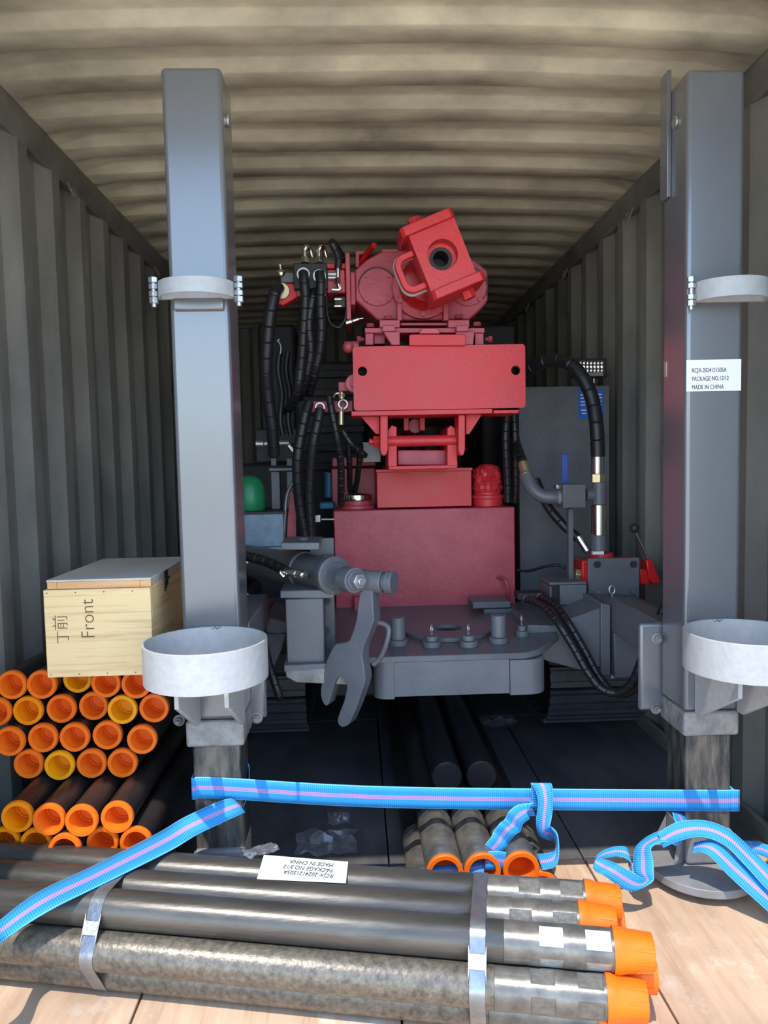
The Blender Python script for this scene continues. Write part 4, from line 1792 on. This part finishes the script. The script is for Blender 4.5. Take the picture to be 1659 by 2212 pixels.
# clamp column carrying the motor
YK = PZ(660, 1432, DZ).y
b = MB()
yk0 = YK+.012
b.bx(618, 1293, 700, 1436, yk0, .13)
z0_, z1_ = DZ+.0004, P(660, 1293, yk0).z
part('column', b, 'grey', .004)
b = MB()
b.pr([(605, 1293), (605, 1276), (722, 1274), (722, 1293)], yk0-.008, .2)
part('column_top_plate', b, 'grey', .004)
b = MB()
b.bx(700.5, 1200, 723, 1436, yk0+.15, .05)
part('column_side_plate', b, 'grey', .002)
for py in (1298, 1362):
    nutbolt(rig, P(706, py, yk0+.149), (-.3, -1, 0), .009, 'grey', .008, 'column_bolt')
b = MB()
b.pr([(607, 1188), (607, 1172), (690, 1172), (690, 1188)], yk0+.0, .2)
part('upper_plate', b, 'grey', .003)
b = MB()
b.bx(670, 1163, 722, 1276, yk0+.21, .02)
part('upright_plate', b, 'grey', .002)
c = P(655, 1171, yk0+.09)
b = MB()
b.hexn(c, c+V((0, 0, .016)), .017)
part('hex_bolt', b, 'grey', .001)
b = MB()
b.bx(727, 1354, 755, 1390, 2.95, .08)
part('deck_stop', b, 'grey', .003)

# --- right hand side: cabinet, lamp, pipework
YB2 = 3.5
b = MB()
b.bx(1122, 834, 1317, 1330, YB2, .5)
cab = part('side_cabinet', b, 'grey', .004, label='tall plain dark grey cabinet')
b = MB()
b.bx(1249, 841, 1304, 904, YB2-.002, .0018)
bl = tag(part('notice_plate', b, 'bluelabel', 0, cab), 'blue notice plate with white print')
for i, (a0, a1, yy) in enumerate(((1254, 1262, 853), (1254, 1263, 860), (1254, 1264, 868), (1254, 1264, 875), (1290, 1300, 852), (1288, 1300, 859), (1290, 1299, 867), (1291, 1299, 873), (1295, 1300, 890), (1256, 1266, 886), (1257, 1266, 893))):
    b = MB()
    b.bx(a0, yy-1.3, a1, yy+1.3, YB2-.0026, .0005)
    part('print', b, 'white', 0, bl)
b = MB()
b.bx(1240, 774, 1311, 816, YB2+.0, .05)
lamp = part('work_lamp', b, 'blackp', .006, label='square work lamp with a faceted silver reflector')
for i in range(8):
    for j in range(3):
        b = MB()
        x, y = 1245+i*7.6, 781+j*8
        c = P(x+3, y+3, YB2-.001)
        b.rev(c, (0, -1, 0), [(4.6*YB2/F, 0), (4.2*YB2/F, .002), (0, .0045)], 6, ph=.5*(j % 2))
        part('reflector_facet', b, 'chrome', 0, lamp, ang=10)
b = MB()
b.bx(1244, 804, 1303, 813, YB2-.012, .0118)
part('reflector_bar', b, 'chrome', .002, lamp)
b = MB()
b.cyl(P(1283, 817, YB2+.02), P(1283, 834, YB2+.02), .004, 10)
part('lamp_stem', b, 'steel', 0, lamp)


def c4(x, y):
    return (1040+x/3.686, 740+y/3.686)


hose([(*c4(330, 240), 3.3), (*c4(450, 170), 3.22), (*c4(600, 138), 3.15), (*c4(730, 190), 3.08), (*c4(830, 320), 3.04), (*c4(890, 480), 3.02), (*c4(915, 650), 3.0), (*c4(925, 800), 3.0), (*c4(927, 912), 3.0)], 14, 3.0, n=8, label='thick black hose with a spiral guard')
YQ = 3.0
kq = YQ/F


def vert(nm, x, y0, y1, r, m_, seg=28, bev=.001, Y=YQ):
    a, c_ = c4(x, y0), c4(x, y1)
    b = MB()
    b.cyl(P(*a, Y), P(*c_, Y), r/3.686*Y/F, seg)
    return part(nm, b, m_, bev)


vert('hose_ferrule', 925, 908, 1046, 53, 'chrome')
vert('ferrule_nut', 925, 1047, 1112, 61, 'brass', 6)
vert('pipe_tee', 938, 1113, 1288, 55, 'grey')
vert('metal_sleeve', 936, 1290, 1530, 65, 'chrome')
vert('down_pipe', 936, 1531, 1655, 60, 'grey')
b = MB()
a, c_ = c4(832, 1212), c4(900, 1212)
b.cyl(P(*a, YQ), P(*c_, YQ), 48/3.686*kq, 28)
part('tee_branch', b, 'grey', .002)
b = MB()
a, c_ = c4(650, 1128), c4(833, 1318)
b.bx(*a, *c_, YQ-.05, .1)
part('ball_valve', b, 'grey', .004)
b = MB()
a, c_ = c4(646, 885), c4(692, 1120)
b.bx(*a, *c_, YQ+.055, .006)
tag(part('valve_handle', b, 'bluehandle', .004), 'blue lever handle')
b = MB()
a, c_ = c4(596, 1130), c4(655, 1170)
b.bx(*a, *c_, YQ+.02, .05)
part('valve_stem', b, 'steel', .003)
b = MB()
pts_ = [P(*c4(650, 1232), YQ), P(*c4(560, 1232), YQ), P(*c4(470, 1215), YQ+.01), P(*c4(400, 1150), YQ+.03), P(*c4(360, 1060), YQ+.06)]
b.tube(pts_, 55/3.686*kq, 22, 8)
part('elbow_pipe', b, 'grey', 0, ang=60)
b = MB()
b.cyl(P(*c4(600, 1230), YQ), P(*c4(645, 1230), YQ), 60/3.686*kq, 12)
part('pipe_union', b, 'scuff', .002)
b = MB()
b.hollow(P(*c4(362, 1068), YQ+.058), P(*c4(356, 1050), YQ+.07), 50/3.686*kq, 40/3.686*kq, 24)
b.cyl(P(*c4(356, 1048), YQ+.07), P(*c4(330, 960), YQ+.1), 44/3.686*kq, 20)
part('pipe_collar', b, 'brass', .001)
hose([(*c4(330, 960), 3.1), (*c4(300, 880), 3.2), (*c4(270, 780), 3.35), (*c4(240, 600), 3.5)], 11, 3.1)
b = MB()
b.bx(*c4(695, 1322), *c4(734, 1905), YQ, .03)
part('support_rod', b, 'grey', .002)
hose([(*c4(430, 1090), 3.16), (*c4(520, 1290), 3.12), (*c4(640, 1440), 3.08), (*c4(770, 1560), 3.06)], 10, 3.1)
b = MB()
b.cyl(P(*c4(770, 1545), 3.05), P(*c4(845, 1660), 3.03), 9.5*3.05/F, 20)
part('hose_ferrule', b, 'chrome', .001)
# control valve
YX = 2.96
b = MB()
a, c_ = c4(850, 1716), c4(1258, 2050)
b.bx(*a, *c_, YX, .014)
vp = part('valve_plate', b, 'grey', .003)
for x, y in ((918, 1766), (1207, 1764), (922, 1985), (1207, 1978)):
    b = MB()
    c = P(*c4(x, y), YX-.0004)
    b.hexn(c, c-V((0, .011, 0)), 28/3.686*kq)
    part('plate_bolt', b, 'blackp' if y < 1800 else 'grey', .001, vp)
b = MB()
a, c_ = c4(800, 1730), c4(1270, 1935)
b.bx(*a, *c_, YX+.018, .12)
vb_ = tag(part('control_valve', b, 'red_gloss', .006), 'red control valve body')
b = MB()
a = c4(955, 1715)
c = P(*a, YX+.075)
b.cyl(c, P(*c4(955, 1672), YX+.075), 95/3.686*kq, 32)
part('valve_neck', b, 'red', .003)
b = MB()
a, c_ = c4(888, 1664), c4(977, 1688)
b.bx(*a, *c_, YX+.0, .02)
part('name_tag', b, 'white', .001)
b = MB()
c = P(*c4(775, 1840), YX+.06)
b.cyl(P(*c4(740, 1840), YX+.06), P(*c4(798, 1850), YX+.06), 45/3.686*kq, 6)
part('port_fitting', b, 'brass', .002)
b = MB()
b.pr([c4(1262, 1800), c4(1330, 1815), c4(1345, 1930), c4(1264, 1925)], YX+.02, .06)
b.pr([c4(1310, 1735), c4(1360, 1725), c4(1380, 1790), c4(1428, 1895), c4(1425, 1915), c4(1375, 1925), c4(1345, 1900), c4(1325, 1830)], YX+.0, .05)
part('lever_base', b, 'red_gloss', .005)
b = MB()
b.cyl(P(*c4(1335, 1735), YX+.02), P(*c4(1222, 1500), YX), 2.6*kq, 12)
part('lever_rod', b, 'chrome', 0)
b = MB()
b.ball(P(*c4(1218, 1478), YX), 10.5*kq, 24)
tag(part('lever_knob', b, 'blackp', 0), 'round black knob')
# angle bracket below the rod
b = MB()
a, c_ = c4(625, 1930), c4(838, 2085)
b.bx(*a, *c_, 2.92, .012)
part('bracket_face', b, 'grey', .002)
b = MB()
pa, pb = P(*c4(545, 1925), 2.92), P(*c4(838, 1925), 2.92)
b.boxp(pa.x, pb.x, 2.925, 3.12, pa.z-.004, pa.z+.006)
part('bracket_top', b, 'grey', .002)
b = MB()
a, c_ = c4(545, 1945), c4(560, 2095)
b.bx(*a, *c_, 2.925, .18)
part('bracket_side', b, 'grey', .002)
hose([(*c4(285, 1812), 3.25), (*c4(380, 1818), 3.2), (*c4(500, 1785), 3.15), (*c4(600, 1772), 3.12), (*c4(670, 1795), 3.1)], 3, 3.15, 'cable', 'black', False)
hose([(1095, 893, 3.25), (1092, 950, 3.25), (1096, 1030, 3.28), (1097, 1085, 3.3)], 8.5, 3.25)
hose([(1110, 893, 3.3), (1113, 950, 3.3), (1114, 1030, 3.33), (1112, 1085, 3.36)], 8.5, 3.3)
b = MB()
a, c_ = c4(290, 1995), c4(490, 2050)
b.bx(*a, *c_, 2.98, .08)
part('hose_manifold', b, 'dark', .004)
for a_, b_, o_2 in ((1134, 1291, 0), (1164, 1286, 14)):
    c = P(a_, b_, 2.96)
    b = MB()
    b.cyl(c, P(a_+8, b_+10, 2.93), 7*2.95/F, 6)
    part('hose_nut', b, 'steel', .001)
hose([(1138, 1296, 2.94), (1172, 1308, 2.80), (1205, 1345, 2.66), (1240, 1400, 2.62), (1270, 1452, 2.58), (1300, 1488, 2.55), (1335, 1496, 2.52), (1365, 1474, 2.48), (1392, 1410, 2.43), (1420, 1345, 2.40), (1442, 1296, 2.38), (1470, 1255, 2.38)], 8, 2.9, n=10)
hose([(1168, 1291, 2.94), (1198, 1306, 2.82), (1227, 1345, 2.69), (1260, 1400, 2.65), (1290, 1455, 2.61), (1320, 1492, 2.58), (1354, 1498, 2.55), (1387, 1466, 2.51), (1408, 1408, 2.47), (1434, 1345, 2.44), (1458, 1292, 2.42), (1484, 1255, 2.42)], 8, 2.9, n=10)

# --- outrigger arms
def c5(x, y):
    return (1120+x/3.078, 1160+y/3.078)


YO = 2.72
b = MB()
zt_ = P(*c5(500, 480), YO).z
pts_ = [c5(60, 585), c5(225, 590), c5(545, 470), c5(545, 860), c5(450, 895), c5(200, 830), c5(40, 760)]
b.pr(pts_, YO, .30)
part('outrigger_arm', b, 'grey', .004)
b = MB()
b.pr([c5(548, 440), c5(612, 452), c5(612, 925), c5(548, 915)], YO-.02, .34)
part('hinge_plate', b, 'grey', .003)
b = MB()
b.pr([c5(632, 455), c5(940, 470), c5(1020, 520), c5(1020, 900), c5(940, 925), c5(640, 940)], YO-.03, .30)
part('outrigger_box', b, 'grey', .004)
b = MB()
b.pr([c5(1000, 600), c5(1180, 600), c5(1180, 860), c5(1000, 880)], 2.20, .52)
part('outrigger_stub', b, 'grey', .004)
b = MB()
b.cyl(P(*c5(622, 445), YO+.1), P(*c5(625, 935), YO+.1), .012, 16)
part('hinge_pin', b, 'steel', .001)
b = MB()
c = P(*c5(622, 350), YO+.08)
b.tube([c+V((.011*math.cos(2*math.pi*i/14), 0, .016*math.sin(2*math.pi*i/14))) for i in range(15)], .003, 8, smooth=False)
b.cyl(c-V((0, 0, .016)), P(*c5(624, 440), YO+.08), .004, 10)
part('eye_bolt', b, 'steel', 0)
# left arm, mostly behind the jack leg
b = MB()
b.pr([(572, 1332), (628, 1346), (628, 1366), (600, 1370), (574, 1367)], YO, .3)
b2 = part('outrigger_arm', b, 'grey', .004)
b = MB()
b.bx(551, 1323, 570, 1440, YO-.02, .3)
part('hinge_plate', b, 'grey', .003)
b = MB()
b.bx(470, 1325, 549, 1440, YO-.03, .3)
part('outrigger_box', b, 'grey', .004)
b = MB()
b.bx(470, 1345, 540, 1420, 2.2, .48)
part('outrigger_stub', b, 'grey', .004)
b = MB()
b.pr([(575, 1368), (618, 1368), (606, 1410), (592, 1440), (575, 1436)], YO+.02, .03)
part('arm_web', b, 'grey', .003)
hose([(560, 1355, 2.55), (571, 1390, 2.5), (580, 1432, 2.45), (592, 1470, 2.42), (602, 1500, 2.42), (604, 1508, 2.44)], 8.5, 2.5)
b = MB()
c = P(533, 1292, 2.75)
b.tube([c+V((.010*math.cos(2*math.pi*i/14), 0, .016*math.sin(2*math.pi*i/14))) for i in range(15)], .003, 8, smooth=False)
b.cyl(P(533, 1304, 2.75), P(533, 1322, 2.75), .012, 12)
part('eye_bolt', b, 'steel', 0)

# --- crawler tracks: every shoe of the visible end is a piece of its own
for cx0, cx1 in ((524, 662), (1188, 1398)):
    yt0, yt1 = 3.12, 5.6
    xa, xb = P(cx0, 1560, yt0).x, P(cx1, 1560, yt0).x
    rt = .20
    zc = rt+.028
    b = MB()
    prof_t = []
    for i in range(13):
        a = R(90+180*i/12)
        prof_t.append(V((xa+.02, yt0+rt+(rt-.02)*math.cos(a), zc+(rt-.02)*math.sin(a))))
    for i in range(13):
        a = R(-90+180*i/12)
        prof_t.append(V((xa+.02, yt1-rt+(rt-.02)*math.cos(a), zc+(rt-.02)*math.sin(a))))
    b.prism(prof_t, (xb-xa-.04, 0, 0))
    tb = part('track_frame', b, 'dark', .005)
    Ls = yt1-yt0-2*rt
    per = 2*Ls+2*math.pi*rt
    n = int(per/.095)
    me = None
    for i in range(n):
        s = per*i/n
        if s < math.pi*rt:
            a = math.pi/2+s/rt
            c, t_ = V((0, yt0+rt+rt*math.cos(a), zc+rt*math.sin(a))), a+math.pi/2
        elif s < math.pi*rt+Ls:
            q_ = s-math.pi*rt
            c, t_ = V((0, yt0+rt+q_, zc-rt)), 2*math.pi
        elif s < 2*math.pi*rt+Ls:
            q_ = (s-math.pi*rt-Ls)/rt
            a = -math.pi/2+q_
            c, t_ = V((0, yt1-rt+rt*math.cos(a), zc+rt*math.sin(a))), a+math.pi/2
        else:
            q_ = s-2*math.pi*rt-Ls
            c, t_ = V((0, yt1-rt-q_, zc+rt)), math.pi
        if c.y > 4.6:
            continue
        if me is None:
            sb = MB()
            hx = (xb-xa)/2
            # plate along local +y, outer side -z ... with two grouser bars
            sb.boxp(-hx, hx, -.043, .043, -.012, .0)
            sb.boxp(-hx, hx, -.030, -.018, -.028, -.012)
            sb.boxp(-hx, hx, .018, .030, -.026, -.012)
            ob = obj('track_shoe', sb, M['track'], tb)
            me = ob.data
            for v in me.vertices:
                v.co += tb.parent.location
        else:
            ob = bpy.data.objects.new('track_shoe', me)
            COL.objects.link(ob)
            ob.parent = tb
        # orient: local y follows the belt, -z points outward
        ty = V((0, math.cos(t_), math.sin(t_)))
        tz = V((1, 0, 0)).cross(ty)
        loc = V(((xa+xb)/2, c.y, c.z))-rig.location
        ob.matrix_local = Matrix.Translation(loc) @ Matrix((V((1, 0, 0)), ty, tz)).transposed().to_4x4()

# green plastic drum sitting on the tray
b = MB()
c = P(540, 1107, 3.32)
k = 3.32/F
b.rev(c+V((0, 0, .004)), (0, 0, 1), [(30*k, 0), (33*k, .01), (34*k, .06), (32*k, .11), (24*k, .145), (12*k, .16), (0, .163)], 36)
can = thing('plastic_can', c, 'rounded green plastic can on the blue grey tray beside the left jack leg', 'canister')
obj('can_body', b, M['green'], can, .002)

# ------------------------------------------------------------------ blue lashing straps
def ribbon(nm, edges, label, n=10, th=.0022, closed=False, parent=None):
    """edges: list of (left, right) world points"""
    Lp = catmull([V(e[0]) for e in edges], n)
    Rp = catmull([V(e[1]) for e in edges], n)
    me = bpy.data.meshes.new(nm)
    bm = bmesh.new()
    uvl = bm.loops.layers.uv.new('UVMap')
    across = 4
    rows, vv = [], [0]
    for i in range(len(Lp)):
        rows.append([bm.verts.new(Lp[i].lerp(Rp[i], j/across)) for j in range(across+1)])
        if i:
            vv.append(vv[-1]+((Lp[i]+Rp[i])/2-(Lp[i-1]+Rp[i-1])/2).length)
    for i in range(len(rows)-1):
        for j in range(across):
            f = bm.faces.new([rows[i][j], rows[i][j+1], rows[i+1][j+1], rows[i+1][j]])
            f.smooth = True
            for lp, (uu, v_) in zip(f.loops, ((j/across, vv[i]), ((j+1)/across, vv[i]), ((j+1)/across, vv[i+1]), (j/across, vv[i+1]))):
                lp[uvl].uv = (uu, v_)
    off = (Lp[0]+Rp[0])/2 if parent is None else parent.location
    for v in bm.verts:
        v.co -= off
    bm.to_mesh(me)
    bm.free()
    me.materials.append(M['web'])
    o = bpy.data.objects.new(nm, me)
    COL.objects.link(o)
    if parent is None:
        o.location = off
        tag(o, label, 'strap')
    else:
        o.parent = parent
    so = o.modifiers.new('thickness', 'SOLIDIFY')
    so.thickness = th
    so.offset = 0
    return o


yf = YP+.010-.0016       # front of the inner legs


def vpair(px, pya, pyb, y):
    return (P(px, pya, y), P(px, pyb, y))


xl0, xr0 = LX-.069, RX+.069
zA1, zA0 = P(415, 1681, yf).z, P(415, 1727, yf).z
zB1, zB0 = P(1586, 1704, yf).z, P(1586, 1750, yf).z
ribbon('lashing_strap', [
    ((LX-.02, YP+.147, zA1), (LX-.02, YP+.147, zA0)),
    ((xl0+.006, YP+.146, zA1), (xl0+.006, YP+.146, zA0)),
    ((xl0-.001, YP+.135, zA1), (xl0-.001, YP+.135, zA0)),
    ((xl0-.001, YP+.08, zA1), (xl0-.001, YP+.08, zA0)),
    ((xl0-.001, YP+.02, zA1), (xl0-.001, YP+.02, zA0)),
    ((xl0+.006, yf-.001, zA1), (xl0+.006, yf-.001, zA0)),
    ((LX, yf, zA1), (LX, yf, zA0)),
    ((0.0, yf-.002, (zA1+zB1)/2), (0.0, yf-.002, (zA0+zB0)/2)),
    ((RX, yf, zB1), (RX, yf, zB0)),
    ((xr0-.006, yf-.001, zB1), (xr0-.006, yf-.001, zB0)),
    ((xr0+.001, YP+.02, zB1), (xr0+.001, YP+.02, zB0)),
    ((xr0+.001, YP+.08, zB1), (xr0+.001, YP+.08, zB0)),
    ((xr0+.001, YP+.135, zB1), (xr0+.001, YP+.135, zB0)),
    ((xr0-.006, YP+.146, zB1), (xr0-.006, YP+.146, zB0)),
    ((RX+.02, YP+.147, zB1), (RX+.02, YP+.147, zB0)),
], 'blue webbing strap drawn tight across between the two jack legs', 8)

# diagonal strap: from the left leg over the top of the rod bundle and down to the left
zt2 = .1885+BR+.004
ed = [
    ((LX+.03, YP+.150, .33), (LX+.03, YP+.150, .275)),
    ((LX+.0685, YP+.13, .325), (LX+.0685, YP+.13, .27)),
    (P(524, 1738, YP+.03)+V((.004, 0, 0)), P(520, 1753, YP+.03)+V((.004, 0, 0))),
    (P(493, 1725, YP-.004), P(524, 1757, YP-.012)),
    (P(405, 1762, 1.93), P(432, 1800, 1.90)),
    (PZ(340, 1800, zt2+.006), PZ(367, 1838, zt2+.006)),
    (PZ(205, 1869, zt2), PZ(228, 1907, zt2)),
    (PZ(85, 1926, zt2-.0), PZ(110, 1965, zt2-.002)),
    (PZ(-3, 1990, zt2-.02), PZ(15, 2026, zt2-.035)),
    (P(-70, 2045, 1.47), P(-45, 2080, 1.44)),
    (P(-150, 2120, 1.42), P(-125, 2150, 1.40))]
ribbon('lashing_strap', ed, 'blue webbing strap slanting from the left jack leg down over the rod bundle', 10)

# knotted tail hanging from the cross strap
ribbon('strap_tail', [
    (P(1150, 1745, 1.985), P(1194, 1745, 1.985)),
    (P(1148, 1705, 1.975), P(1192, 1705, 1.975)),
    (P(1147, 1692, 1.97), P(1190, 1692, 1.968)),
    (P(1158, 1712, 1.962), P(1194, 1702, 1.958)),
    (P(1162, 1738, 1.955), P(1195, 1730, 1.95)),
    (P(1158, 1775, 1.955), P(1192, 1765, 1.94)),
    (P(1166, 1806, 1.96), P(1186, 1788, 1.93)),
    (P(1195, 1818, 1.98), P(1188, 1784, 1.95)),
    (P(1200, 1832, 1.95), P(1205, 1806, 1.93)),
    (P(1188, 1842, 1.93), P(1204, 1866, 1.90)),
    (P(1160, 1845, 1.95), P(1172, 1880, 1.90)),
], 'loose blue strap end hanging in a curl over the cross strap', 8)
# the rolled, knotted piece
ribbon('strap_knot', [
    (P(1138, 1728, 1.965), P(1158, 1762, 1.965)),
    (P(1152, 1734, 1.93), P(1134, 1764, 1.93)),
    (P(1120, 1738, 1.925), P(1144, 1768, 1.92)),
    (P(1100, 1752, 1.92), P(1130, 1780, 1.915)),
    (P(1090, 1770, 1.925), P(1124, 1796, 1.92)),
    (P(1080, 1778, 1.905), P(1112, 1804, 1.90)),
    (P(1066, 1796, 1.91), P(1098, 1822, 1.905)),
    (P(1062, 1806, 1.90), P(1092, 1832, 1.895)),
    (P(1045, 1830, 1.90), P(1072, 1850, 1.89)),
    (P(1046, 1846, 1.895), P(1056, 1860, 1.885)),
    (P(1052, 1840, 1.87), P(1048, 1878, 1.86)),
    (P(1072, 1838, 1.86), P(1070, 1878, 1.855)),
    (P(1093, 1841, 1.865), P(1092, 1878, 1.86)),
], 'short blue strap length rolled into a knot above the floor rods', 8)
ribbon('strap_end', [
    (P(1046, 1858, 1.89), P(1046, 1885, 1.86)),
    (P(1010, 1864, 1.885), P(1010, 1890, 1.86)),
    (P(970, 1868, 1.885), P(972, 1892, 1.86)),
    (P(930, 1872, 1.885), P(930, 1893, 1.86)),
], 'frayed blue strap end lying behind the rearmost bundle rod', 6)
# coil at the right foot
ribbon('coiled_strap', [
    (P(1475, 1755, 2.02), P(1452, 1755, 2.0)),
    (P(1488, 1772, 2.00), P(1460, 1778, 1.96)),
    (P(1500, 1780, 1.97), P(1478, 1806, 1.93)),
    (P(1470, 1788, 1.93), P(1462, 1826, 1.90)),
    (P(1416, 1798, 1.92), P(1440, 1818, 1.885)),
    (P(1376, 1826, 1.91), P(1408, 1830, 1.88)),
    (P(1368, 1860, 1.90), P(1411, 1860, 1.87)),
    (P(1370, 1885, 1.88), P(1412, 1885, 1.85)),
    (P(1390, 1900, 1.86), P(1408, 1906, 1.84)),
    (P(1385, 1895, 1.84), P(1360, 1925, 1.825)),
    (P(1345, 1872, 1.84), P(1305, 1892, 1.83)),
    (P(1318, 1860, 1.86), P(1284, 1880, 1.85)),
    (P(1290, 1850, 1.88), P(1282, 1868, 1.86)),
    (P(1305, 1836, 1.91), P(1300, 1856, 1.885)),
    (P(1335, 1828, 1.93), P(1335, 1850, 1.905)),
    (P(1356, 1834, 1.93), P(1362, 1862, 1.905)),
    (P(1358, 1870, 1.92), P(1366, 1890, 1.90)),
], 'blue strap curled in a loop on the floor beside the orange rod caps', 8)
ribbon('long_strap', [
    (P(1420, 1800, 1.90), P(1432, 1832, 1.885)),
    (P(1462, 1776, 1.90), P(1470, 1816, 1.875)),
    (P(1520, 1772, 1.90), P(1516, 1808, 1.87)),
    (P(1575, 1792, 1.88), P(1565, 1826, 1.85)),
    (P(1625, 1836, 1.85), P(1608, 1868, 1.82)),
    (P(1680, 1890, 1.80), P(1660, 1925, 1.78)),
    (P(1740, 1945, 1.76), P(1720, 1980, 1.74)),
    (V((1.09, 1.69, .03)), V((1.06, 1.65, .02))),
    (V((1.14, 1.62, .006)), V((1.10, 1.58, .006))),
], 'blue strap arching in front of the right jack leg foot', 8)
ribbon('long_strap', [
    (P(1500, 1820, 1.90), P(1495, 1842, 1.88)),
    (P(1545, 1818, 1.87), P(1528, 1846, 1.85)),
    (P(1600, 1862, 1.84), P(1575, 1893, 1.82)),
    (P(1665, 1918, 1.80), P(1640, 1952, 1.78)),
    (P(1730, 1975, 1.76), P(1705, 2010, 1.74)),
    (V((1.04, 1.63, .010)), V((1.0, 1.60, .010))),
    (V((1.08, 1.54, .004)), V((1.035, 1.51, .004))),
], 'lower blue strap running down to the right over the round foot plate', 8)
ribbon('strap_loop', [
    (P(1590, 1815, 1.98), P(1595, 1838, 1.96)),
    (P(1625, 1818, 1.96), P(1622, 1842, 1.94)),
    (P(1660, 1826, 1.93), P(1650, 1850, 1.92)),
    (P(1700, 1850, 1.90), P(1690, 1872, 1.88)),
], 'short blue strap loop by the right wall behind the foot plate', 8)

# ------------------------------------------------------------------ scraps of clear film
def scrap(nm, c, sx_, sy_, hz, label, seed, n=14, rot=0):
    b = MB()
    rows = []
    for i in range(n):
        row = []
        for j in range(n):
            u_, v_ = i/(n-1)-.5, j/(n-1)-.5
            a = noise.noise(V((u_*5+seed, v_*5, seed)))
            a2 = noise.noise(V((u_*11, v_*11+seed, 3)))
            e_ = 1-.35*abs(noise.noise(V((u_*3, v_*3, seed+9))))
            x, y = u_*sx_*e_, v_*sy_*e_
            row.append(V((c[0]+x*math.cos(rot)-y*math.sin(rot), c[1]+x*math.sin(rot)+y*math.cos(rot), c[2]+.004+hz*max(0, .35+a*.9+a2*.35)*(1-1.2*max(abs(u_), abs(v_))))))
        rows.append(b.vs(row))
    for i in range(n-1):
        for j in range(n-1):
            b.face([rows[i][j], rows[i+1][j], rows[i+1][j+1], rows[i][j+1]])
    return tag(obj(nm, b, M['film'], base=c, ang=12), label, 'plastic film')


scrap('film_scrap', PZ(705, 1825, 0), .20, .16, .05, 'crumpled clear film on the dark floor behind the paper label', 2.1)
scrap('film_scrap', PZ(732, 1772, 0), .08, .09, .03, 'small folded clear film scrap on the floor under the cross strap', 5.3)
scrap('film_scrap', PZ(1075, 1560, 0), .18, .14, .04, 'crumpled clear film under the deck right of the black rods', 8.7)
c = PZ(563, 1843, zl)
scrap('film_wrap', c, .09, .05, .018, 'clear film tuft at the far left corner of the paper label', 3.3, rot=.5)
